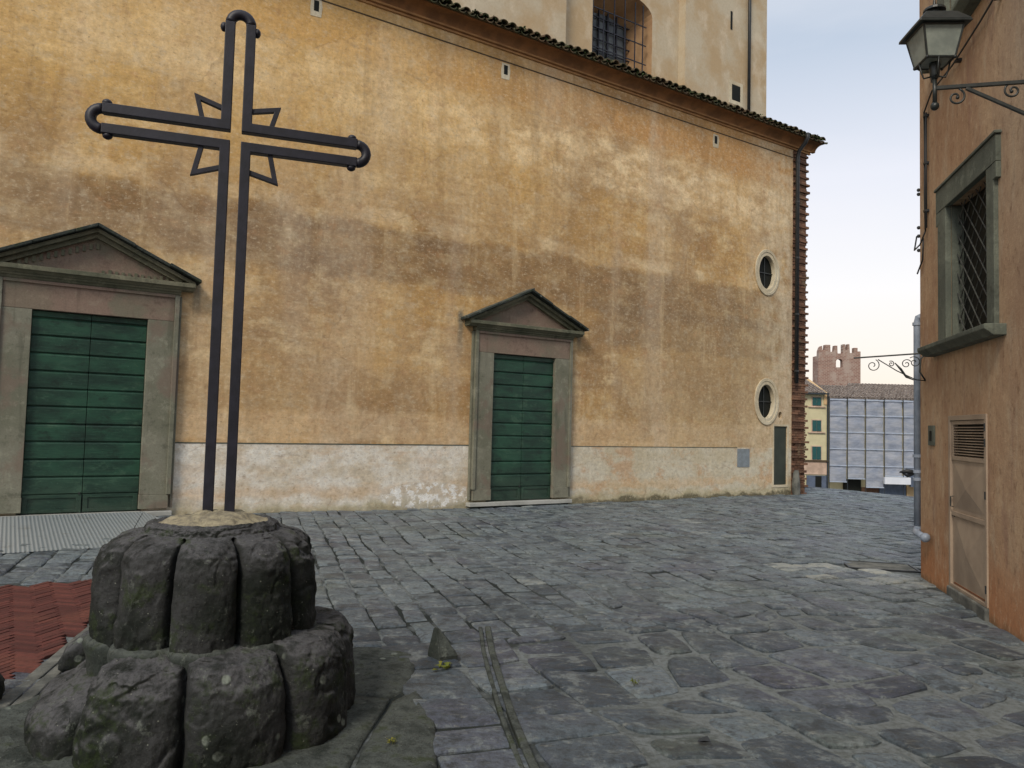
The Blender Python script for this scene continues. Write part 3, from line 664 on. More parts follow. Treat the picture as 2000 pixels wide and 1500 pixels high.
# ------------------------------------------------------------------ iron cross
def iron_cross():
    rz = math.atan2(math.cos(R(71)), math.sin(R(71)))
    root = empty('iron_cross', (-1.592, 4.25, 1.06), rz); tag(root, 'tall black iron cross of doubled square bars with rounded looped ends', 'cross')
    zc = 3.182-1.06; a = .0555; w_ = .054; t = .055; T = 3.916-1.06; A = .757
    def arc(cx, cz, a0, a1, n=12): return [(cx+a*math.cos(R(a0+(a1-a0)*i/n)), 0, cz+a*math.sin(R(a0+(a1-a0)*i/n))) for i in range(n+1)]
    ys = (0, 1, 0)
    e = A-.083; tz = T-.083
    s = MB()
    s.strip([(-a, 0, tz), (-a, 0, zc+a), (-e, 0, zc+a)], w_, t, ys); s.build('cross_arm_bar', M['iron'], root, bevel=.004)
    s = MB(); s.strip([(a, 0, tz), (a, 0, zc+a), (e, 0, zc+a)], w_, t, ys); s.build('cross_arm_bar', M['iron'], root, bevel=.004)
    s = MB(); s.strip([(-a, 0, -.05), (-a, 0, zc-a), (-e, 0, zc-a)], w_, t, ys); s.build('cross_post_bar', M['iron'], root, bevel=.004)
    s = MB(); s.strip([(a, 0, -.05), (a, 0, zc-a), (e, 0, zc-a)], w_, t, ys); s.build('cross_post_bar', M['iron'], root, bevel=.004)
    for pts in (arc(0, tz, 0, 180), arc(-e, zc, 90, 270), arc(e, zc, -90, 90)):
        s = MB(); s.tube(pts, .0285, 14); s.build('end_loop', M['iron'], root, smooth=True)
    k = a+.034
    for (x, z, dx, dz) in ((-k, tz-.03, 1, 0), (k, tz-.035, 1, 0), (-e+.02, zc+k, 0, 1), (-e+.03, zc-k, 0, 1), (e-.03, zc+k, 0, 1), (e-.03, zc-k, 0, 1)):
        s = MB(); s.ball((x, 0, z), .026, 12, (.75 if dx else 1, 1, 1 if dx else .75))
        s.build('knob', M['iron'], root, smooth=True)
    for sx, sz, o1, o2, cx_, cz_, bx in ((-1, 1, .080, .155, .207, .196, .182), (1, 1, .080, .158, .215, .188, .188), (-1, -1, .080, -.186, .207, -.230, -.18), (1, -1, .080, -.196, .215, -.232, .186)):
        # corner ray: open quadrilateral
        if sx < 0 and sz > 0: pts = [(-.08, .155), (-.209, .196), (-.180, .08)]
        if sx > 0 and sz > 0: pts = [(.08, .157), (.218, .187), (.188, .08)]
        if sx < 0 and sz < 0: pts = [(-.08, -.187), (-.211, -.232), (-.178, -.08)]
        if sx > 0 and sz < 0: pts = [(.08, -.195), (.220, -.232), (.187, -.08)]
        s = MB(); s.strip([(p[0], 0, zc+p[1]) for p in pts], .026, .03, ys); s.build('corner_ray', M['iron'], root, bevel=.002)
iron_cross()

# ------------------------------------------------------------------ loose stones
def rock(name, loc, size, label, cat='stone', seed=0, rz=0, mat='moss', sharp=0):
    vs = []; fs = []; n = 36; m = 22
    for i in range(m+1):
        ph = math.pi*i/m
        for k in range(n):
            th = 2*math.pi*k/n; v = Vector((math.sin(ph)*math.cos(th), math.sin(ph)*math.sin(th), math.cos(ph)))
            if sharp: 
                L = max(abs(v.x)+abs(v.z)*.7, abs(v.y), .75*abs(v.x)+.8*abs(v.y)); v = v*(1/(L if L > .55 else .55))*.75
            q = 1+.18*fbm((v.x+seed, v.y, v.z), 1.3, 3)+.05*fbm((v.x+seed, v.y, v.z), 6, 4); vs.append((v.x*q*size[0], v.y*q*size[1], v.z*q*size[2]))
    for i in range(m):
        for k in range(n): fs.append((i*n+k, (i+1)*n+k, (i+1)*n+(k+1) % n, i*n+(k+1) % n))
    s = MB(); s.add(vs, fs); o = s.build(name, M[mat], smooth=True); o.location = loc; o.rotation_euler = (0, 0, rz); tag(o, label, cat); return o
rock('boulder', (-2.60, 5.0, .10), (.10, .27, .15), 'low oblong mossy stone tucked behind the left side of the pedestal', seed=3, rz=R(-18))
rock('boulder', (-2.90, 4.25, .09), (.15, .16, .17), 'rounded mossy stone at the left edge beside the brick paving', seed=8)
def wedge():
    s = MB()
    b_ = [(-.09, .0), (.0, -.11), (.12, -.05), (.10, .04), (-.04, .07)]; tp = [(-.055, .0, .20), (-.04, -.02, .215), (-.015, -.005, .20), (-.02, .015, .18), (-.04, .02, .19)]
    vs = [(x, y, -.05) for x, y in b_]+[(x, y, .035) for x, y in b_]+tp
    s.add(vs, [(0,1,2,3,4)[::-1]]+[(i, (i+1) % 5, 5+(i+1) % 5, 5+i) for i in range(5)]+[(5+i, 5+(i+1) % 5, 10+(i+1) % 5, 10+i) for i in range(5)]+[(10,11,12,13,14)])
    o = s.build('upright_stone', M['slab'], bevel=.005, segs=2); o.location = (-.44, 5.35, 0); tag(o, 'small pointed grey stone sticking up from the paving right of the pedestal', 'stone')
wedge()

# ------------------------------------------------------------------ church
church = empty('church', P0, WA); tag(church, 'large ochre plastered church side with two green portals and tiled eaves', 'church')
PT = [(-16.25, .11, 'L'), (-8.545, .05, 'R')]        # portals
UL, EH = -27., 9.16
wall = MB().box(UL, 0.0, 0, .9, -1.5, 9.45).build('wall', M['plaster'], church)
cutters = []
for (c_, z_, k_) in PT: cutters.append(MB().box(c_-.80, c_+.80, -.5, .42, z_+.02, z_+3.1))
for (cx, cz) in ((-1.03, 5.71), (-1.02, 2.38)): cutters.append(MB().prism(ellipse(cx, cz, .34, .46), -.5, .35))
for (cx, cz) in ((-13.08, 8.82), (-9.15, 8.78), (-2.995, 8.75), (-17.2, 8.85)): cutters.append(MB().box(cx-.045, cx+.045, -.5, .3, cz-.10, cz+.09))
cutters.append(MB().prism(ellipse(-.46, 2.04, .075, .10, 20), -.5, .3))
cutters.append(MB().box(-.71, -.18, -.5, .10, .25, 1.76))
cut(wall, cutters)
# back faces of openings
for (cx, cz, rx, rz) in ((-1.03, 5.71, .345, .465), (-1.02, 2.38, .345, .465)):
    w_ = MB().prism(ellipse(cx, cz, .475, .60, 48), -.028, .0, hole=ellipse(cx, cz, .40, .52, 48)).build('oval_window', M['ovalring'], church, bevel=.01)
    MB().prism(ellipse(cx, cz, .405, .525, 48), -.016, .30, hole=ellipse(cx, cz, .31, .43, 48)).build('inner_ring', M['ovalring'], w_, bevel=.01)
    MB().prism(ellipse(cx, cz, .33, .45, 48), .10, .12).build('pane', M['wglass'] if False else M['dark'], w_)
    s = MB(); s.strip([(cx, .088, cz+.43), (cx, .088, cz-.43)], .02, .02, (0, 1, 0)); s.strip([(cx-.31, .084, cz), (cx+.31, .084, cz)], .02, .02, (0, 1, 0)); s.build('glazing_bar', M['lampiron'], w_)
MB().box(UL, -17.72+.0, -.004, -.001, 1.192, 1.207).build('plinth_line', M['groove2'], church)
MB().box(-15.07, -9.68, -.006, -.0, 1.19, 1.208).build('plinth_line', M['groove2'], church)
MB().box(-7.36, -2.1, -.005, -.0, 1.190, 1.204).build('plinth_line', M['groove2'], church)
MB().box(UL, -.02, -.008, -.0, 8.935, 8.958).build('string_line', M['groove'], church)  # thin proud strip, coloured dark brown, set where the groove line runs
for (cx, cz) in ((-13.08, 8.82), (-9.15, 8.78), (-2.995, 8.75), (-17.2, 8.85)):
    s = MB().prism([(cx-.10, cz-.20), (cx+.09, cz-.19), (cx+.11, cz), (cx+.085, cz+.13), (cx-.09, cz+.13), (cx-.11, cz-.05)], -.006, 0)
    f_ = s.build('slit_window', M['ovalring'], church); MB().box(cx-.045, cx+.045, -.0085, -.006, cz-.10, cz+.09).build('opening', M['dark'], f_)
MB().box(-.70, -.19, .02, .09, .26, 1.75).build('service_hatch', M['panel'], church, bevel=.006)
MB().prism([(-.76, .19), (-.13, .19), (-.13, 1.81), (-.76, 1.81)], -.012, 0, hole=[(-.71, .25), (-.18, .25), (-.18, 1.76), (-.71, 1.76)]).build('hatch_surround', M['ovalring'], church)
MB().box(-2.10, -1.65, -.012, 0, .72, 1.17).build('wall_plate', M['plaque'], church, bevel=.003)

def portal(c_, z_, kind):
    # surround: one mesh per material zone
    ow, iw, top = 1.145, .75, 2.98; y0 = -.09
    jb = MB()
    for s_ in (-1, 1):
        jb.box(c_+s_*iw, c_+s_*ow, y0, .20, z_+.30, z_+top-.02)
        jb.box(c_+s_*(iw-.006), c_+s_*(ow+.006), y0-.012, .20, z_+.09, z_+.30)
        jb.box(c_+s_*(ow-.03), c_+s_*(ow+.035), y0-.03, .02, z_+.303, z_+top+.39)
        jb.box(c_+s_*(ow+.036), c_+s_*(ow+.075), y0+.03, .02, z_+.10, z_+top+.38)
    root = jb.build('portal', M['jamb'], church, bevel=.006)
    lt = MB().box(c_-ow+.031, c_+ow-.031, y0-.002, .20, z_+top-.018, z_+top+.39)
    lt.box(c_-ow+.031, c_+ow-.031, y0-.030, y0-.003, z_+top+.345, z_+top+.39)
    lt.build('lintel', M['lintel'], root, bevel=.006)
    MB().box(c_-ow-.10, c_+ow+.06, -.16, .1, z_-.02, z_+.055).build('threshold', M['sill'], root, bevel=.008)
    MB().box(c_-ow-.02, c_+ow, -.10, .1, z_-.3, z_-.022).build('step_base', M['slab'], root)
    # entablature
    zt = z_+top+.392; HW = 1.40; pj = .24
    s = MB()
    s.profile([(0.02, zt), (-.10, zt), (-.12, zt+.035), (-.15, zt+.05), (-.16, zt+.075), (.02, zt+.075)], c_-ow-.05, c_+ow+.05)
    s.profile([(0.02, zt+.077), (-.17, zt+.077), (-.20, zt+.11), (-pj, zt+.12), (-pj, zt+.185), (.02, zt+.185)], c_-HW+.02, c_+HW-.02)
    s.build('cornice', M['pediment'], root, bevel=.005)
    zb = zt+.187; ap = zb+.69
    MB().prism([(c_-HW+.12, zb), (c_+HW-.12, zb), (c_, ap-.10)], -.05, .02).build('tympanum', M['lintel'], root)
    s = MB()
    for sg in (-1, 1):
        x0, xe = c_+sg*(HW+.04), c_
        def rk(dy, dz0, dz1, x_0, x_1, ya):
            # raking moulding as a sheared box from the eave to the apex
            za, zz = zb, ap-.02
            def h(x): return za+(zz-za)*(1-abs(x-c_)/(HW+.04))
            a_, b_ = (x_0, h(x_0)), (x_1, h(x_1))
            vs = [(a_[0], ya, a_[1]+dz0), (b_[0], ya, b_[1]+dz0), (b_[0], .02, b_[1]+dz0), (a_[0], .02, a_[1]+dz0), (a_[0], ya, a_[1]+dz1), (b_[0], ya, b_[1]+dz1), (b_[0], .02, b_[1]+dz1), (a_[0], .02, a_[1]+dz1)]
            s.add(vs, [(0,3,2,1),(4,5,6,7),(0,1,5,4),(1,2,6,5),(2,3,7,6),(3,0,4,7)])
        rk(0, -.135, -.065, c_+sg*(HW-.20), c_, -.12)
        rk(0, -.063, -.002, c_+sg*(HW-.02), c_, -.20)
    s.build('raking_cornice', M['pediment'], root, bevel=.005)
    s = MB()
    for sg in (-1, 1):
        za, zz = zb, ap-.02
        h = lambda x: za+(zz-za)*(1-abs(x-c_)/(HW+.04))
        # thin weathered slab roof in uneven pieces
        cuts = [HW+.05, .95 if kind == 'R' else 1.0, .5, .0] if sg > 0 else [HW+.07, .8, .28, -.0]
        for i in range(3):
            xa, xb = c_+sg*cuts[i], c_+sg*cuts[i+1]; jz = random.uniform(0, .018); yy = -.275-random.uniform(0, .03)
            if kind == 'R' and sg < 0 and i == 2: xb = c_+.05
            hb = h(c_)+(.03 if xb > c_ and sg < 0 else 0)
            vs = [(xa, yy, h(xa)+jz), (xb, yy, (h(xb) if abs(xb-c_) > .06 else hb)+jz), (xb, .03, (h(xb) if abs(xb-c_) > .06 else hb)+jz), (xa, .03, h(xa)+jz)]
            s.hexa(vs, [(v[0], v[1], v[2]+.05) for v in vs])
    s.build('slab_roof', M['slab'], root, bevel=.008)
    # dentil-like pointed brick ends beneath the rake (broken remains)
    s = MB()
    if kind == 'L':
        s.box(c_-1.15, c_+1.15, -.058, -.05, zb+.002, zb+.02)
        for i in range(26):
            x = c_-1.12+i*.088
            hh = (ap-.20-zb)*(1-abs(x-c_)/1.25)
            if hh > .07: s.box(x-.02, x+.02, -.075, -.05, zb+.002 if i > 13 else zb+hh-.11, zb+random.uniform(.06, .09) if i > 13 else zb+hh-.02)
        s.build('dentils', M['pediment'], root)
    # door: two leaves of horizontal boards
    n = 10; H = top-.09; yb = .0
    for sg in (-1, 1):
        lf = MB(); x0, x1 = (c_-iw+.005, c_-.004) if sg < 0 else (c_+.004, c_+iw-.005)
        lf.box(x0, x1, yb+.012, yb+.06, z_+.06, z_+top-.02)
        zz = z_+.34; rowh = (top-.11-.34)/n
        for r in range(n):
            a_, b_ = zz+r*rowh, zz+(r+1)*rowh-.012
            jr = random.uniform(-.003, .003); lf.profile([(yb-.014+jr, a_), (yb-.020+jr, a_+.006), (yb-.018+jr, b_-.030), (yb+.006, b_), (yb+.013, b_), (yb+.013, a_)], x0, x1)
            lf.box(x0, x1, yb-.024, yb-.0, b_-.030, b_-.012) if False else None
        lf.box(x0, x1, yb-.022, yb+.013, z_+top-.105, z_+top-.03)
        # bottom rail panel
        lf.box(x0, x1, yb-.012, yb+.013, z_+.065, z_+.33)
        lf.prism([(x0+.01, z_+.075), (x1-.01, z_+.075), (x1-.01, z_+.322), (x0+.01, z_+.322)], yb-.028, yb-.012, hole=[(x0+.07, z_+.12), (x1-.07, z_+.12), (x1-.07, z_+.28), (x0+.07, z_+.28)])
        d_ = lf.build('door_leaf', M['wood'], root, bevel=.005)
        if sg < 0:
            MB().box(c_-.03, c_-.008, yb-.034, yb-.023, z_+.06, z_+.32).build('meeting_stile', M['wood'], d_, bevel=.003)
            MB().box(c_-.05, c_-.025, yb-.045, yb-.02, z_+.325, z_+.36).build('bolt', M['lampiron'], d_)
    MB().box(c_-iw, c_+iw, yb+.08, yb+.1, z_, z_+top).build('shadow_gap', M['dark'], root)
for p_ in PT: portal(*p_)

# cornice
s = MB()
UR = .64
s.profile([(.02, EH), (-.035, EH), (-.045, EH+.03), (-.02, EH+.036), (-.02, EH+.05), (-.07, EH+.056), (-.085, EH+.085), (.02, EH+.085)], UL, UR+.06)
s.build('cornice_moulding', M['moulding'], church, bevel=.004)
s = MB(); cove = [(.02, EH+.087)]+[(-.06-.22*(1-math.cos(R(a))), EH+.087+.16*math.sin(R(a))) for a in range(0, 91, 15)]+[(-.30, EH+.25), (-.30, EH+.275), (.02, EH+.275)]
s.profile(cove, UL, UR+.22); s.build('cornice_cove', M['cornice'], church)
# roof slab and clay tiles
rs = .36; ey, ez = -.34, EH+.278
def roof_z(y): return ez+(y-ey)*rs
s = MB(); s.profile([(ey, ez), (1.75, roof_z(1.75)), (1.75, roof_z(1.75)-.06), (.02, ez-.0), (ey, ez-.012)], UL, UR+.28); s.build('roof_deck', M['tiles'], church)
s = MB(); u = UL+.1
while u < UR+.30:
    # cover tile: half barrel, with uneven lengths and slight lift
    nrow = 5; jx = random.uniform(-.012, .012); y = ey-.04-random.uniform(0, .075)
    for r in range(nrow):
        y1 = y+.42; r0, r1 = .088+random.uniform(-.006, .01), .068; zo = .018+random.uniform(0, .035); vs = []
        for (yy, rr, dz) in ((y, r0, .022), (y1, r1, .0)):
            for k in range(9):
                a_ = math.pi*k/8; vs.append((u+jx+rr*math.cos(a_), yy, roof_z(yy)+dz+zo+rr*.85*math.sin(a_)))
            for k in range(9):
                a_ = math.pi*(8-k)/8; vs.append((u+jx+(rr-.016)*math.cos(a_), yy, roof_z(yy)+dz+zo+(rr-.016)*.85*math.sin(a_)))
        fs = [(k, (k+1) % 18, 18+(k+1) % 18, 18+k) for k in range(18)]+[(k, k+1, 16-k, 17-k) for k in range(8)]
        s.add(vs, fs)
        y = y1-.06
    # pan tile lip
    vs = []
    for yy in (ey-.04, 1.6):
        for k in range(7):
            a_ = math.pi+math.pi*k/6; vs.append((u+.105+.075*math.cos(a_), yy, roof_z(yy)+.045+.05*math.sin(a_)))
        for k in range(7):
            a_ = math.pi+math.pi*(6-k)/6; vs.append((u+.105+.09*math.cos(a_), yy, roof_z(yy)+.040+.065*math.sin(a_)))
    s.add(vs, [(k, (k+1) % 14, 14+(k+1) % 14, 14+k) for k in range(14)]+[(k, k+1, 12-k, 13-k) for k in range(6)])
    u += .205
s.build('roof_tiles', M['tiles'], church, smooth=False)
# moss and weeds along the gutter edge
s = MB()
for i in range(420):
    u = random.uniform(-14, .8); 
    if noise.noise(Vector((u*.9, 0, 0))) < -.05 and random.random() < .8: continue
    y = ey-.07+random.random()*.12; z = roof_z(y)+.03+random.random()*.08
    for k in range(3):
        a_ = random.random()*6.28; L = random.uniform(.015, .05); dx, dy = math.cos(a_)*L, math.sin(a_)*L
        s.add([(u, y, z), (u+dx, y+dy, z+L*.6), (u+dx*.4-dy*.5, y+dy*.4+dx*.5, z+L)], [(0,1,2)])
s.build('roof_moss', M['leaf'], church)
MB().box(UL, .57, .905, 24, -1.5, 9.43).build('facade_body', M['brick'], church)
# brick toothing at the corner
mb = MB(); tone = []
z = -.6; i = 0
mb.box(0.02, .58, .035, .9, -1.5, 9.44); tone += [.25]*8
while z < 9.13:
    h = random.uniform(.058, .07); zz = z+h
    k = i % 3; low = z < 1.5
    if k == 0: a0, a1, p = -.005+.0, .60+random.uniform(0, .085), .018+random.uniform(0, .028)
    else: a0, a1, p = .005, .575+random.uniform(-.012, .014), .0+random.uniform(-.006, .008)
    if low: p += .02*noise.noise(Vector((0, 0, z*3)))*2; a1 += .05*noise.noise(Vector((5, 0, z*2.2)))
    # bricks in the course
    x = a0; odd = i % 2
    L = .12 if odd else .25
    while x < a1-.03:
        x2 = min(x+L, a1); jj = random.uniform(-.008, .008) if not low else random.uniform(-.022, .02)
        if x2-x > .02: mb.box(x+.004, x2-.004, -p+jj, .10+p, z, zz-.008 if not low else zz-.004-random.random()*.01); tone += [random.random()]*8
        x = x2; L = .25
    # teeth project to the right from the facade side
    if k == 0:
        for yy in (.18, .45, .7): mb.box(.56, a1, yy, yy+.13, z, zz-.008); tone += [random.random()]*8
    z += h; i += 1
ob = mb.build('brick_toothing', M['brick'], church, attr=tone)
# upper nave
ny = 1.4; nb = 1.65
nv = MB().box(UL, -6.62, ny, 8, 9.2, 17); nv.box(-2.62, UR, ny+.0, 8, 9.2, 17); nv.box(-6.62, -2.62, nb, 8, 9.2, 17)
nave = MB().box(UL, UR, ny, 22, 9.2, 17).build('nave_wall', M['nave'], church)
wz = 13.1
cut(nave, [MB().box(-6.62, -2.66, ny-.5, nb, 9.0, 18)])
archo = [(-5.62, 10.4), (-3.62, 10.4)]+[(-4.62+1.0*math.cos(R(a)), 12.35+.42*math.sin(R(a))) for a in range(0, 181, 15)]
archi = [(-5.45, 10.4), (-4.0, 10.4)]+[(-4.72+.72*math.cos(R(a)), 12.05+.30*math.sin(R(a))) for a in range(0, 181, 15)]
sm_ = MB(); n_ = len(archo)
sm_.add([(p[0], nb-.2, p[1]) for p in archo]+[(p[0], nb-.001, p[1]) for p in archo]+[(p[0], nb+.75, p[1]) for p in archi],
  [tuple(range(n_))[::-1]]+[(i, (i+1) % n_, n_+(i+1) % n_, n_+i) for i in range(n_)]+[(n_+i, n_+(i+1) % n_, 2*n_+(i+1) % n_, 2*n_+i) for i in range(n_)]+[tuple(range(2*n_, 3*n_))])
cut(nave, [sm_])
nave.data.materials.append(M['reveal'])
for p_ in nave.data.polygons:
    if nb+.02 < p_.center.y < nb+.76 and -5.7 < p_.center.x < -3.5 and p_.center.z < 13: p_.material_index = 1
wn = MB().prism(archi, nb+.62, nb+.66).build('nave_window', M['wglass'], church)
s = MB()
for i in range(6):
    x = -5.55+i*.30; s.strip([(x, nb+.58, 10.4), (x, nb+.58, 12.4)], .03 if i % 3 else .05, .04, (0, 1, 0))
for j in range(7):
    z = 10.45+j*.29; s.strip([(-5.6, nb+.565, z), (-3.9, nb+.565, z)], .025, .03, (0, 1, 0))
s.build('glazing_bar', M['iron'], wn)
s = MB()
for x in (-5.6, -5.25, -4.9, -4.55, -4.2, -3.93): s.strip([(x, nb+.02, 10.4), (x, nb+.02, 12.6)], .022, .022, (0, 1, 0))
for z in (10.55, 11.05, 11.55, 12.05): s.strip([(-5.65, nb+.035, z), (-3.80, nb+.035, z)], .022, .022, (0, 1, 0))
s.build('window_grille', M['iron'], wn)
# pilaster strip, slit and square window on the nave
MB().box(-.82, -.49, ny-.012, ny+.02, 10.82, 11.25).build('square_window', M['dark'], church)
MB().prism([(-.95, 10.70), (-.38, 10.70), (-.38, 11.36), (-.95, 11.36)], ny-.008, ny+.001, hole=[(-.83, 10.81), (-.48, 10.81), (-.48, 11.26), (-.83, 11.26)]).build('window_surround', M['ovalring'], church)
MB().box(-.91, -.84, ny-.012, ny+.02, 12.80, 13.32).build('slit_window', M['dark'], church)
s = MB()
zz = 9.6
while zz < 17:
    s.box(UR-.02, UR+random.uniform(.0, .035), ny+.03, ny+.3, zz, zz+.09); zz += .13
s.build('nave_edge', M['nave'], church)
# downpipes
s = MB(); s.tube([(.04, -.40, EH+.34), (.04, -.42, EH+.22), (.04, -.34, EH+.10), (.04, -.16, EH-.06), (.04, -.115, EH-.22), (.04, -.115, 2.9)], .052, 12)
dp = s.build('downpipe', M['cpipe'], church, smooth=True)
s = MB()
for zz in (3.2, 4.7, 6.2, 7.7, 8.8): MB().tube([(.04, -.115, zz), (.04, -.115, zz+.05)], .060, 12).build('pipe_collar', M['cpipe'], dp)
s = MB(); s.tube([(-.21, ny-.08, 9.7), (-.21, ny-.08, 17)], .045, 10); s.build('downpipe', M['cpipe'], church, smooth=True)
s = MB(); s.tube([(.02, -.115, .62), (.02, -.115, .0)], [.07, .09], 10); 
o = rock('guard_stone', wallp(.0, .16, .22), (.10, .10, .42), 'short worn grey stone post at the foot of the brick church corner', 'stone post', seed=5, mat='kerb')

# ------------------------------------------------------------------ ramp
rampo = wallp(-16.25, .17, .0)
ramp = empty('access_ramp', (P0.x, P0.y, 0), WA); tag(ramp, 'silver chequer plate metal ramp in front of the wide left portal', 'ramp')
T_ = [(-17.15, -.17, .175), (-15.50, -.17, .175)]; Bq = [(-17.25, -2.62, .03), (-16.05, -2.62, .03)]
# main deck
s = MB()
def sheet(s, q, t=.006): s.hexa([(x, y, z-t) for x, y, z in q], q)
zf = lambda u, off: ground_z(*wallp(u, off)[:2])
deck = [(-17.35, -2.70, zf(-17.3, 2.7)+.008), (-15.99, -2.70, zf(-16, 2.7)+.008), (-15.45, -.17, .168), (-17.35, -.17, .168)]
sheet(s, deck); s.build('deck', M['plate'], ramp)
s = MB(); q = [(-15.98, -2.69, zf(-16, 2.7)+.010), (-15.22, -.95, zf(-15.2, .9)+.008), (-15.21, -.90, zf(-15.2, .9)+.008), (-15.44, -.18, .170)]
sheet(s, q); s.build('side_flap', M['plate'], ramp)
s = MB(); q = [(-19.2, -.9, .11), (-17.36, -2.70, zf(-17.3, 2.7)+.008), (-17.36, -.17, .168), (-19.0, -.17, .13)]; sheet(s, q); s.build('side_flap', M['plate'], ramp)

# ------------------------------------------------------------------ right-hand house
house = empty('corner_house', Q0, BA); tag(house, 'orange plastered house on the right with grated stone window and beige metal door', 'house')
hw = MB().box(-14, .17, -8, 0, -1.5, 9.5)
hwall = hw.build('wall', M['house'], house)
cut(hwall, [MB().box(-2.08, -.90, -.32, .5, 2.56, 4.00), MB().box(-2.08, -.90, -.32, .5, 5.75, 7.2), MB().box(-1.93, -.90, -.10, .5, .10, 1.80)])
def stone_window(z0, z1, name):
    fr = MB(); y1 = .038
    fr.box(-.905, -.64, -.02, y1, z0, z1); fr.box(-2.24, -2.06, -.02, y1, z0, z1)
    fr.prism([(-2.31, z1+.002), (-2.31, z1+.24), (-.59, z1+.24), (-.59, z1+.002)][::-1], -.02, y1+.004)
    fr.box(-.70, -.59, -.02, y1+.003, z1-.14, z1+.0005); fr.box(-2.31, -2.22, -.02, y1+.003, z1-.14, z1+.0005)
    fr.box(-2.33, -.575, -.02, y1+.02, z1+.242, z1+.270)
    w_ = fr.build(name, M['wframe'], house, bevel=.006)
    MB().box(-.925, -.902, -.13, -.021, z0, z1).build('reveal', M['wframe'], w_)
    sl_ = MB(); sl_.profile([(-.02, z0-.10), (.10, z0-.10), (.15, z0-.06), (.17, z0-.045), (.17, z0-.002), (-.02, z0-.002)], -2.40, -.36)
    sl_.build('sill', M['wframe'], w_, bevel=.008)
    MB().box(-2.075, -.905, -.15, -.131, z0, z1).build('pane', M['dark'], w_)
    return w_
w1 = stone_window(2.57, 3.99, 'grated_window')
s = MB(); N_ = 9; cxg, x0, x1, z0, z1 = 0, -1.97, -.96, 2.57, 3.99
def clipseg(x, z, dx, dz):
    ts = []
    t0, t1 = -10, 10
    for p, d_, lo_, hi_ in ((x, dx, x0, x1), (z, dz, z0, z1)):
        a_, b_ = (lo_-p)/d_, (hi_-p)/d_
        t0 = max(t0, min(a_, b_)); t1 = min(t1, max(a_, b_))
    return (t0, t1) if t1 > t0+.02 else None
x0, x1 = -2.06, -.93
for sg, yy, rr_ in ((1, -.07, .0065), (-1, -.082, .0065)):
    for k in range(-14, 34):
        zz = 2.0+k*.205; r_ = clipseg(x0, zz, 1, sg*.95)
        if r_: s.tube([(x0+r_[0], yy, zz+sg*.95*r_[0]), (x0+r_[1], yy, zz+sg*.95*r_[1])], rr_, 6)
s.build('diamond_grille', M['grille'], w1)
w2_ = stone_window(5.76, 7.2, 'upper_window')
# metal door
fr = MB(); fr.prism([(-1.945, .10), (-.885, .10), (-.885, 1.815), (-1.945, 1.815)][::-1], -.05, .014, hole=[(-1.895, .13), (-.935, .13), (-.935, 1.765), (-1.895, 1.765)][::-1])
dr = fr.build('service_door', M['gate'], house, bevel=.003)
lf = MB(); ym = -.012
lf.box(-1.89, -.94, -.05, ym, .135, 1.37)                    # sheet
lf.box(-1.89, -1.85, -.05, ym+.012, 1.37, 1.76); lf.box(-.98, -.94, -.05, ym+.012, 1.37, 1.76); lf.box(-1.85, -.98, -.05, ym+.012, 1.725, 1.76); lf.box(-1.85, -.98, -.05, ym+.012, 1.37, 1.405)
for (za, zb) in ((.14, .80), (.87, 1.33)):
    # pressed diagonal-creased panel
    lf.add([(-.985, ym, za+.02), (-1.845, ym, za+.02), (-1.845, ym, zb), (-.985, ym, zb), (-1.415, ym+.030, (za+zb)/2)], [(0,1,4),(1,2,4),(2,3,4),(3,0,4)])
lf.box(-1.89, -.94, ym, ym+.016, .815, .855)
leaf = lf.build('door_leaf', M['gate'], dr)
s = MB()
for k in range(12):
    z = 1.412+k*.0262; s.hexa([(-1.85, -.034, z), (-.98, -.034, z), (-.98, -.006, z-.010), (-1.85, -.006, z-.010)], [(-1.85, -.034, z+.004), (-.98, -.034, z+.004), (-.98, -.006, z-.006), (-1.85, -.006, z-.006)])
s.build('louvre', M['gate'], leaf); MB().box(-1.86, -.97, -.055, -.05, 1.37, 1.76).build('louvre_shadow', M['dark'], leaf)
for z in (.22, 1.05, 1.52, 1.66): MB().tube([(-1.925, .018, z), (-1.925, .018, z+.07)], .007, 8).build('hinge', M['cpipe'], dr)
s = MB(); s.tube([(-.985, ym+.01, .90), (-.985, ym+.035, .905), (-.985, ym+.035, 1.0), (-.985, ym+.01, 1.005)], .006, 6); s.box(-.998, -.975, ym, ym+.008, .80, .84); s.build('handle', M['lampiron'], leaf)
MB().box(-1.86, -.97, ym+.0, ym+.004, .137, .150).build('rust_edge', M['rust'], leaf)
# doorstep block
MB().box(-1.95, -.87, -.05, .035, -.3, .098).build('doorstep', M['kerb'], house, bevel=.015)
# intercom plate
pl_ = MB().box(-.40, -.19, .0, .018, 1.50, 1.72).build('intercom', M['wframe'], house, bevel=.003)
MB().box(-.325, -.265, .018, .026, 1.55, 1.66).build('button_panel', M['dark'], pl_)
# eroded foot of the corner
s = MB()
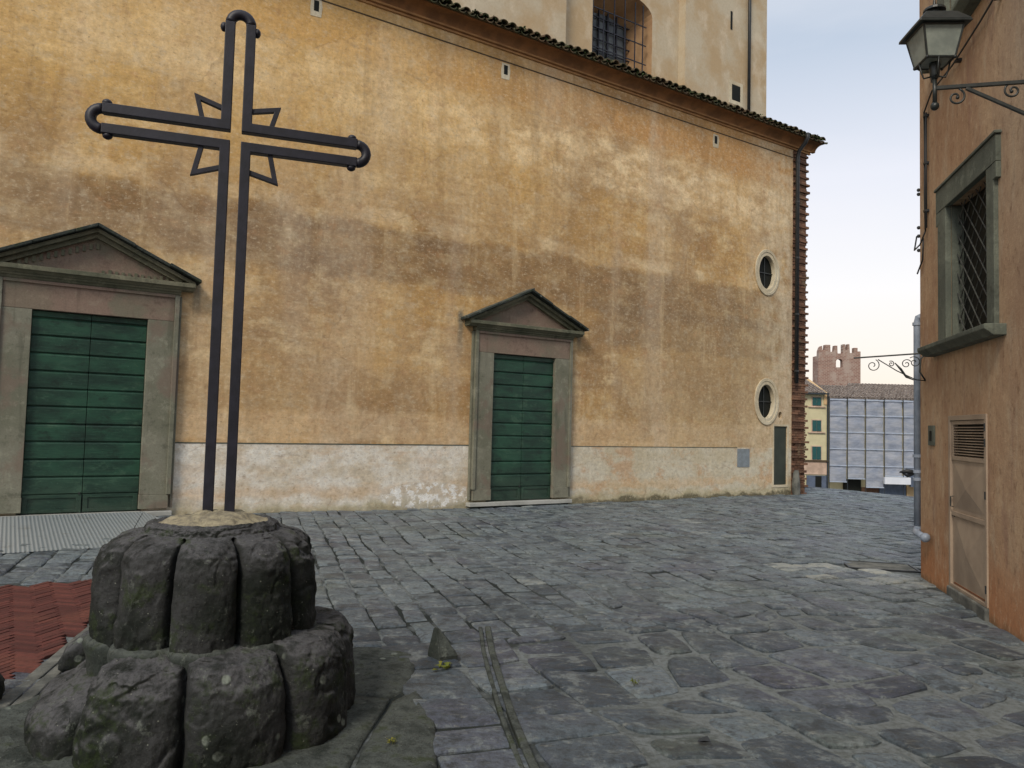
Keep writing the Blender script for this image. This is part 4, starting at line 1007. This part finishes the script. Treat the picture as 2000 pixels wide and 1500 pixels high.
# cables
s = MB(); pts = [(-.16, .03, 3.92), (-.15, .035, 4.4), (-.165, .035, 4.9), (-.16, .04, 5.30), (-.5, .05, 5.40), (-1.2, .05, 5.36), (-2.0, .05, 5.40), (-2.6, .05, 5.46), (-3.6, .05, 5.5), (-6, .05, 5.5)]
s.tube(pts, .009, 6); s.tube([(-.20, .03, 3.95), (-.195, .03, 4.6), (-.20, .03, 5.28)], .011, 6)
s.tube([(-.16, .03, 3.92), (-.02, .05, 3.80), (.17, .06, 3.78), (.19, .03, 3.95)], .009, 6); s.tube([(-.08, .03, 3.86), (-.05, .03, 3.62), (.17, .03, 3.50)], .009, 6)
cb = s.build('wall_cable', M['cpipe'], house, smooth=True)
s = MB()
for (u_, z_) in ((-.18, 4.15), (-.18, 4.7), (-.18, 5.25), (-1.3, 5.36), (-2.35, 5.42)): MB().box(u_-.03, u_+.03, 0, .05, z_-.012, z_+.012).build('cable_clip', M['cpipe'], cb)
s = MB()
for z_ in (3.95, 4.05, 4.45, 4.5, 3.78): MB().ball((.185, .01, z_), .022, 8).build('insulator', M['cpipe'], cb)

# rain pipe beyond the corner
s = MB(); pu, po = .25, .012
s.tube([(pu, po, .56), (pu, po, 2.93), (pu-.01, po-.01, 2.99), (pu-.03, po-.04, 3.0)], .040, 14)
dpp = empty('rain_pipe', Q0, BA); tag(dpp, 'pale grey lead rain pipe with elbow foot at the far corner of the orange house', 'pipe')
s.build('pipe', M['pipe'], dpp, smooth=True)
s = MB(); s.tube([(pu, po, .60), (pu, po+.0, .54), (pu-.05, po+.03, .505), (pu-.18, po+.060, .50), (pu-.50, po+.060, .49)], .038, 14); s.ball((pu-.53, po+.060, .49), .052, 14); s.build('elbow', M['pipe'], dpp, smooth=True)
s = MB()
for z_ in (2.9, 1.35, 1.17, 1.08): MB().tube([(pu, po, z_), (pu, po, z_+.035)], .052, 14).build('collar', M['pipe'], dpp)
s = MB(); s.tube([(pu, po, 1.18), (pu+.02, po+.11, 1.185), (pu+.02, po+.19, 1.17)], [.02, .03, .006], 8); s.tube([(pu, po, 1.18), (pu+.05, po+.10, 1.13), (pu+.06, po+.15, 1.16)], [.02, .02, .006], 8); s.build('clamp', M['cpipe'], dpp, smooth=True)

def spiral(cx, cz, r0, turns, a0, n=26, sgn=1):
    return [(cx+r0*(1-.82*i/n)*math.cos(a0+sgn*turns*2*math.pi*i/n), cz+r0*(1-.82*i/n)*math.sin(a0+sgn*turns*2*math.pi*i/n)) for i in range(n+1)]
# small scroll bracket on the far corner; local x here runs out from the wall
br = empty('scroll_bracket', Q0+BD*(-.04), BA+R(90)); br.rotation_euler = (0, 0, math.atan2(BM.y, BM.x)); tag(br, 'thin empty wrought iron bracket with scrolls on the far corner of the orange house', 'bracket')
s = MB(); s.tube([(0, 0, 2.545), (.76, 0, 2.485)], .009, 8); s.build('rail', M['lampiron'], br)
s = MB(); s.tube([(.0, 0, 2.23), (.06, .0, 2.33), (.05, 0, 2.48), (0, 0, 2.54)], .010, 8); s.tube([(.50, 0, 2.47), (.30, 0, 2.34), (.10, 0, 2.24), (.0, 0, 2.23)], .006, 8)
s.tube([(.32, 0, 2.43), (.26, 0, 2.36), (.2, 0, 2.27), (.12, 0, 2.235)], [.006, .014, .012, .005], 8); s.build('strut', M['lampiron'], br, smooth=True)
for (cx_, cz_, r_, a_, sg_) in ((.555, 2.40, .075, 2.0, 1), (.20, 2.42, .055, 2.6, -1), (.115, 2.44, .068, .8, 1), (.36, 2.42, .035, 1.0, 1)):
    s = MB(); s.tube([(x, 0, z) for x, z in spiral(cx_, cz_, r_, 1.35, a_, sgn=sg_)], .0055, 6); s.build('scroll', M['lampiron'], br, smooth=True)

# ------------------------------------------------------------------ wall lantern
lb = Q0+BD*(-3.77)
lamp = empty('street_lantern', (lb.x, lb.y, -.03)); lamp.rotation_euler = (0, 0, math.atan2(BM.y, BM.x)); tag(lamp, 'black square street lantern with grey glass on a scrolled bracket from the orange wall', 'street lamp')
AL = .918; za = 4.085
s = MB(); s.strip([(-.02, 0, za), (AL, 0, za)], .026, .024, (0, 1, 0)); s.strip([(-.02, 0, za-.44), (AL-.20, 0, za-.015)], .022, .022, (0, 1, 0)); s.box(-.0, .015, -.03, .03, za-.5, za+.08)
s.build('bracket', M['lampiron'], lamp, bevel=.002)
for (cx_, cz_, r_, a_, sg_) in ((AL-.135, za-.075, .062, 1.9, 1), (AL-.49, za-.055, .055, .9, -1), (AL-.70, za-.11, .06, .9, -1)):
    s = MB(); s.tube([(x, 0, z) for x, z in spiral(cx_, cz_, r_, 1.25, a_, sgn=sg_)], .0075, 8); s.ball((spiral(cx_, cz_, r_, 1.25, a_, sgn=sg_)[-1][0], 0, spiral(cx_, cz_, r_, 1.25, a_, sgn=sg_)[-1][1]), .013, 8); s.build('scroll', M['lampiron'], lamp, smooth=True)
s = MB(); s.tube([(AL, 0, 3.97), (AL, 0, 4.165)], .015, 10); s.ball((AL, 0, 3.955), .030, 12); s.tube([(AL, 0, 4.15), (AL, 0, 4.175), (AL, 0, 4.25), (AL, 0, 4.265)], [.02, .032, .038, .034], 12); s.build('post', M['lampiron'], lamp, smooth=True)
s = MB()
for sg in (-1, 1):
    s.tube([(AL+sg*.02, 0, 4.17), (AL+sg*.07, 0, 4.16), (AL+sg*.085, 0, 4.20), (AL+sg*.10, 0, 4.275)], .006, 6)
    s.tube([(AL, sg*.02, 4.17), (AL, sg*.07, 4.16), (AL, sg*.085, 4.20), (AL, sg*.10, 4.275)], .006, 6)
s.build('cradle', M['lampiron'], lamp, smooth=True)
LB, LT, z0_, z1_ = .094, .134, 4.27, 4.485
def cor(h, z):
    c_, s_ = math.cos(R(10)), math.sin(R(10))
    return [(AL+c_*a_-s_*b_, s_*a_+c_*b_, z) for a_, b_ in ((-h, -h), (h, -h), (h, h), (-h, h))]
s = MB()
cb0, cb1 = cor(LB, z0_), cor(LT, z1_)
for i in range(4):
    s.tube([cb0[i], cb1[i]], .008, 6); s.tube([cb0[i], cb0[(i+1) % 4]], .009, 6); s.tube([cb1[i], cb1[(i+1) % 4]], .010, 6)
    s.ball(cb0[i], .013, 8)
s.build('cage', M['lampiron'], lamp)
for i in range(4):
    a_, b_, c_, d_ = [Vector(v) for v in (cb0[i], cb0[(i+1) % 4], cb1[(i+1) % 4], cb1[i])]; nrm = (b_-a_).cross(d_-a_).normalized()*.002
    s = MB(); s.hexa([a_-nrm, b_-nrm, b_+nrm, a_+nrm], [d_-nrm, c_-nrm, c_+nrm, d_+nrm]); s.build('pane', M['glass'], lamp)
s = MB(); s.box(AL-LB+.01, AL+LB-.01, -LB+.01, LB-.01, z0_-.002, z0_+.002); s.build('pane', M['glass'], lamp)
s = MB(); e0, e1, e2, e3 = cor(.174, z1_+.004), cor(.172, z1_+.022), cor(.105, z1_+.105), cor(.07, z1_+.125)
for A_, B_ in ((e0, e1), (e1, e2), (e2, e3)): s.hexa(A_, B_)
s.tube([(AL, 0, z1_+.12), (AL, 0, z1_+.16)], .045, 14); s.tube([(AL, 0, z1_+.155), (AL, 0, z1_+.175), (AL, 0, z1_+.20)], [.075, .07, .02], 16); s.tube([(AL, 0, z1_+.19), (AL, 0, z1_+.25)], [.015, .006], 8)
s.build('lantern_roof', M['lampiron'], lamp, bevel=.003)

# ------------------------------------------------------------------ small ground things
mh = empty('manhole_cover', (4.55, 9.49, ground_z(4.55, 9.49)-.004)); mh.rotation_euler = (0, 0, R(-13)); tag(mh, 'rectangular stone filled manhole cover in the paving near the orange house corner', 'manhole cover')
MB().prism([(0,0)], 0, 0) if False else None
s = MB(); s.box(-.40, .40, -.27, -.245, -.02, .012); s.box(-.40, .40, .245, .27, -.02, .012); s.box(-.40, -.375, -.245, .245, -.02, .012); s.box(.375, .40, -.245, .245, -.02, .012); s.build('frame', M['cpipe'], mh)
MB().box(-.37, .37, -.24, .24, -.02, .006).build('lid', M['kerb'], mh, bevel=.004)
def weed(x, y, label, n=26, r=.05):
    s = MB()
    for i in range(n):
        a_ = random.random()*6.28; L = random.uniform(.4, 1)*r; h = random.uniform(.01, .035); bx, by = x+random.uniform(-.5, .5)*r, y+random.uniform(-.5, .5)*r; z = ground_z(x, y)+.004
        dx, dy = math.cos(a_)*L, math.sin(a_)*L; px, py = -dy*.25, dx*.25
        s.add([(bx, by, z), (bx+dx*.5+px, by+dy*.5+py, z+h), (bx+dx, by+dy, z+h*.8), (bx+dx*.5-px, by+dy*.5-py, z+h)], [(0,1,2,3)])
    tag(s.build('weed', M['weed']), label, 'weed')
weed(.82, 4.90, 'small yellow green weed in a joint of the middle paving', 16, .03)
weed(-.40, 5.12, 'olive weed at the foot of the pointed stone', 20, .07)
weed(-.55, 3.9, 'dry little weed on the dark slab near the bottom edge', 14, .03)
s = MB(); s.add([(.99, 4.0, .016), (1.02, 3.985, .03), (1.06, 4.0, .02), (1.05, 4.035, .036), (1.01, 4.04, .018), (1.025, 4.01, .012)], [(0,1,5), (1,2,5), (2,3,5), (3,4,5), (4,0,5)]); tag(s.build('fallen_leaf', M['cpipe']), 'tiny dark dead leaf lying on the paving in the lower middle', 'leaf')

# ------------------------------------------------------------------ distant town
def gz(x, y): return ground_z(x, y)
yh = empty('yellow_house', (0, 0, 0)); tag(yh, 'narrow pale yellow house with teal shutters behind the church corner', 'house')
MB().box(27, 37.0, 90, 101, -9, 6.35).build('wall', M['yellow'], yh)
MB().add([(37.02, 89.9, 5.0), (37.02, 89.9, 6.35), (37.02, 96.5, 8.7), (37.02, 101, 6.4), (37.02, 101, 5.0), (36.6, 89.9, 5.0), (36.6, 89.9, 6.35), (36.6, 96.5, 8.7), (36.6, 101, 6.4), (36.6, 101, 5.0)], [(0,1,2,3,4), (9,8,7,6,5), (0,5,6,1), (1,6,7,2), (2,7,8,3), (3,8,9,4), (4,9,5,0)]).build('gable', M['orange'], yh)
def far_roof(name, x0, x1, y0, y1, za, zb, par, step=.42):
    s = MB(); sl_ = (zb-za)/(y1-y0)
    s.add([(x0, y0, za), (x1, y0, za), (x1, y1, zb), (x0, y1, zb), (x0, y0, za-.15), (x1, y0, za-.15), (x1, y1, zb-.3), (x0, y1, zb-.3)], [(0,1,2,3), (4,7,6,5), (0,4,5,1), (1,5,6,2), (2,6,7,3), (3,7,4,0)])
    x = x0+.2
    while x < x1:
        y = y0-.1
        while y < y1-.3:
            r = .13; j = random.uniform(-.03, .03); vs = []
            for yy, rr, dz in ((y, r, .05), (min(y+.75, y1), r*.8, 0)):
                for k in range(6): a_ = math.pi*k/5; vs.append((x+j+rr*math.cos(a_), yy, za+(yy-y0)*sl_+dz+rr*math.sin(a_)))
            s.add(vs, [(k, k+1, 7+k, 6+k) for k in range(5)]+[(0,1,2,3,4,5)]); y += .7
        x += step
    return s.build(name, M['fartiles'], par)
far_roof('roof', 27, 36.6, 89.4, 96.5, 6.35, 8.55, yh)
MB().box(27, 37, 89.35, 89.5, 6.15, 6.33).build('gutter', M['pole'], yh)
MB().box(36.95, 37.12, 89.84, 89.98, -6, 6.2).build('downpipe', M['pole'], yh)
def zz_(y, x=1595): return 1.6+(830.97+.026*(x-1000)-y)/1500*90
for (ya, yb) in ((776, 792), (821, 842), (872, 897)):
    za, zb = zz_(yb), zz_(ya); xa, xb = 35.25, 36.25
    f = MB().box(xa-.1, xb+.1, 89.93, 90.0, za-.1, zb+.1).build('window', M['pink'], yh)
    MB().box(xa, (xa+xb)/2-.02, 89.86, 89.93, za, zb).build('shutter', M['shutter'], f); MB().box((xa+xb)/2+.02, xb, 89.86, 89.93, za, zb).build('shutter', M['shutter'], f)
    MB().box(xa-.5, xb+.5, 89.8, 90, za-.22, za-.1).build('sill', M['pink'], f)
MB().box(27, 37, 89.75, 90, zz_(901), zz_(898)).build('string_course', M['groove'], yh)
MB().box(27, 37, 89.90, 90, zz_(926), zz_(902)).build('ground_floor_band', M['pink'], yh)
MB().box(34.6, 36.9, 89.85, 90, -5.6, zz_(928)).build('shopfront', M['blind'], yh); MB().box(35.6, 36.3, 89.8, 89.85, -5.6, zz_(929)).build('shop_door', M['dark'], yh)

nh = empty('scaffolded_house', (0, 0, 0)); tag(nh, 'row house wrapped in pale blue scaffold netting under a brown tiled roof', 'house')
hwl = MB().box(37.2, 56, 91.3, 101, -9, 5.9).build('wall', M['yellow'], nh)
for i in range(8):
    for z in (3.6, .5, -2.4):
        MB().box(38.2+i*2.2, 39.1+i*2.2, 91.25, 91.3, z-.7, z+.8).build('window', M['shutter'], nh)
far_roof('roof', 37.1, 42.4, 90.2, 96.5, 5.95, 7.65, nh); far_roof('roof', 42.4, 56, 90.2, 97.0, 5.95, 8.0, nh)
xs_p = [37.2, 39.33, 41.45, 43.65, 45.85, 48.0, 50.2]
bots = [-4.0, -3.6, -4.55, -3.2, -3.2, -3.2]
for i in range(6):
    xa, xb = xs_p[i]+.06, xs_p[i+1]-.06; zt, zbm = 5.75, bots[i]
    vs = []; nxp, nzp = 9, 34
    for j in range(nzp+1):
        for k in range(nxp+1):
            x = xa+(xb-xa)*k/nxp; z = zbm+(zt-zbm)*j/nzp
            vs.append((x, 90-.0-.12*math.sin(math.pi*k/nxp)*abs(math.sin(math.pi*(5.75-z)/1.95))+.04*noise.noise(Vector((x, z*1.4, 0))), z+.05*noise.noise(Vector((x*1.5, i, z)))))
    fs = [(j*(nxp+1)+k, j*(nxp+1)+k+1, (j+1)*(nxp+1)+k+1, (j+1)*(nxp+1)+k) for j in range(nzp) for k in range(nxp)]
    s = MB(); s.add(vs, fs); pn = s.build('net_panel', M['net'], nh, smooth=True)
    s = MB()
    for z in (5.62, 3.8, 1.85, -.1, -2.05):
        if z > zbm+.2: s.box(xa, xb, 89.80, 89.84, z-.04, z+.05)
    s.box(xa, xb, 89.80, 89.84, zbm, zbm+.09); s.build('net_seam', M['seam'], pn)
for x in xs_p: MB().tube([(x, 89.80, -7), (x, 89.80, 5.9)], .035, 8).build('scaffold_pole', M['pole'], nh)
for k, (xa, xb, z) in enumerate(((39.6, 41.2, 3.55), (39.8, 41.0, -.65), (44.2, 45.4, 2.3), (44.3, 45.6, -1.7))):
    MB().box(xa, xb, 90.5, 90.7, z-.12, z+.10).build('scaffold_deck', M['groove'], nh)
MB().box(43.5, 46.5, 89.4, 89.75, -4.05, -3.25).build('sign_board', M['signw'], nh); MB().box(46.5, 48.4, 89.4, 89.75, -4.3, -3.0).build('fascia', M['blind'], nh)
MB().box(43.6, 46.7, 90.9, 91.2, -7, -4.1).build('roller_shutter', M['blind'], nh); MB().box(46.8, 48.6, 90.9, 91.2, -7, -4.3).build('pier', M['orange'], nh)
MB().box(39.4, 41.4, 90.9, 91.2, -7, -3.7).build('shopfront', M['dark'], nh)
MB().box(37.3, 50, 90.85, 91.25, -7, -4.2).build('base_band', M['pink'], nh) if False else None
MB().box(41.5, 43.5, 90.9, 91.2, -7, -4.6).build('brick_base', M['brick'], nh)

# ruined tower: front wall with a hole, side walls, no back
tw = empty('ruined_tower', (0, 0, 0)); tag(tw, 'ruined reddish brick medieval tower with broken battlements and one arched opening', 'tower')
tp = [(51.85, -8), (59.1, -8), (59.1, 15.7), (58.6, 15.7), (58.6, 16.3), (58.0, 16.3), (58.0, 15.4), (57.3, 15.4), (57.2, 16.9), (56.9, 16.9), (56.85, 15.9), (56.5, 15.9), (56.45, 16.9), (56.1, 16.85), (56.1, 15.3), (55.2, 15.25), (55.15, 16.6), (54.7, 16.6), (54.6, 15.6), (54.0, 15.5), (53.95, 16.7), (53.1, 16.7), (53.0, 15.8), (52.6, 15.8), (52.55, 16.5), (52.4, 16.45), (52.2, 16.2), (52.0, 15.6), (51.9, 13.2)]
twf = MB().prism(tp, 130, 130.9).build('wall', M['tower'], tw)
hx = 55.55; cut(twf, [MB().prism([(hx-.62, 12.9), (hx+.50, 12.9)]+[(hx-.06+.56*math.cos(R(a)), 13.85+.5*math.sin(R(a))) for a in range(0, 181, 20)], 129, 132)])
MB().box(51.9, 52.8, 130.9, 132.4, -8, 14.8).build('side_wall', M['tower'], tw); MB().box(58.2, 59.1, 130.9, 136, -8, 14.9).build('side_wall', M['tower'], tw)

def tree(x, y, z0, h, r, label, seed, n=1400):
    root = empty('tree', (x, y, z0)); tag(root, label, 'tree', 'trees beside the ruined tower'); rnd = random.Random(seed)
    MB().tube([(0, 0, 0), (.1, 0, h*.4), (0, .1, h*.8)], [.25, .18, .06], 8).build('trunk', M['bark'], root, smooth=True)
    s = MB(); cl = [(rnd.uniform(-r*.6, r*.6), rnd.uniform(-r*.6, r*.6), h*rnd.uniform(.45, 1.0), r*rnd.uniform(.3, .55)) for _ in range(14)]
    for _ in range(n):
        c = rnd.choice(cl); v = Vector((rnd.gauss(0, 1), rnd.gauss(0, 1), rnd.gauss(0, 1))).normalized()*c[3]*rnd.uniform(.6, 1.05); p = Vector(c[:3])+v
        a_ = Vector((rnd.gauss(0, 1), rnd.gauss(0, 1), rnd.gauss(0, 1))).normalized()*.16; b_ = a_.cross(Vector((rnd.random(), rnd.random(), rnd.random()))).normalized()*.12
        s.add([p-a_, p+b_, p+a_, p-b_], [(0,1,2,3)])
    s.build('crown', M['leaf'], root)
tree(47.6, 121, -7, 15.0, 2.6, 'dark green tree at the left foot of the ruined tower', 1)
tree(60.0, 133, -7, 18.0, 2.2, 'dark bush just right of the ruined tower above the roofs', 2)
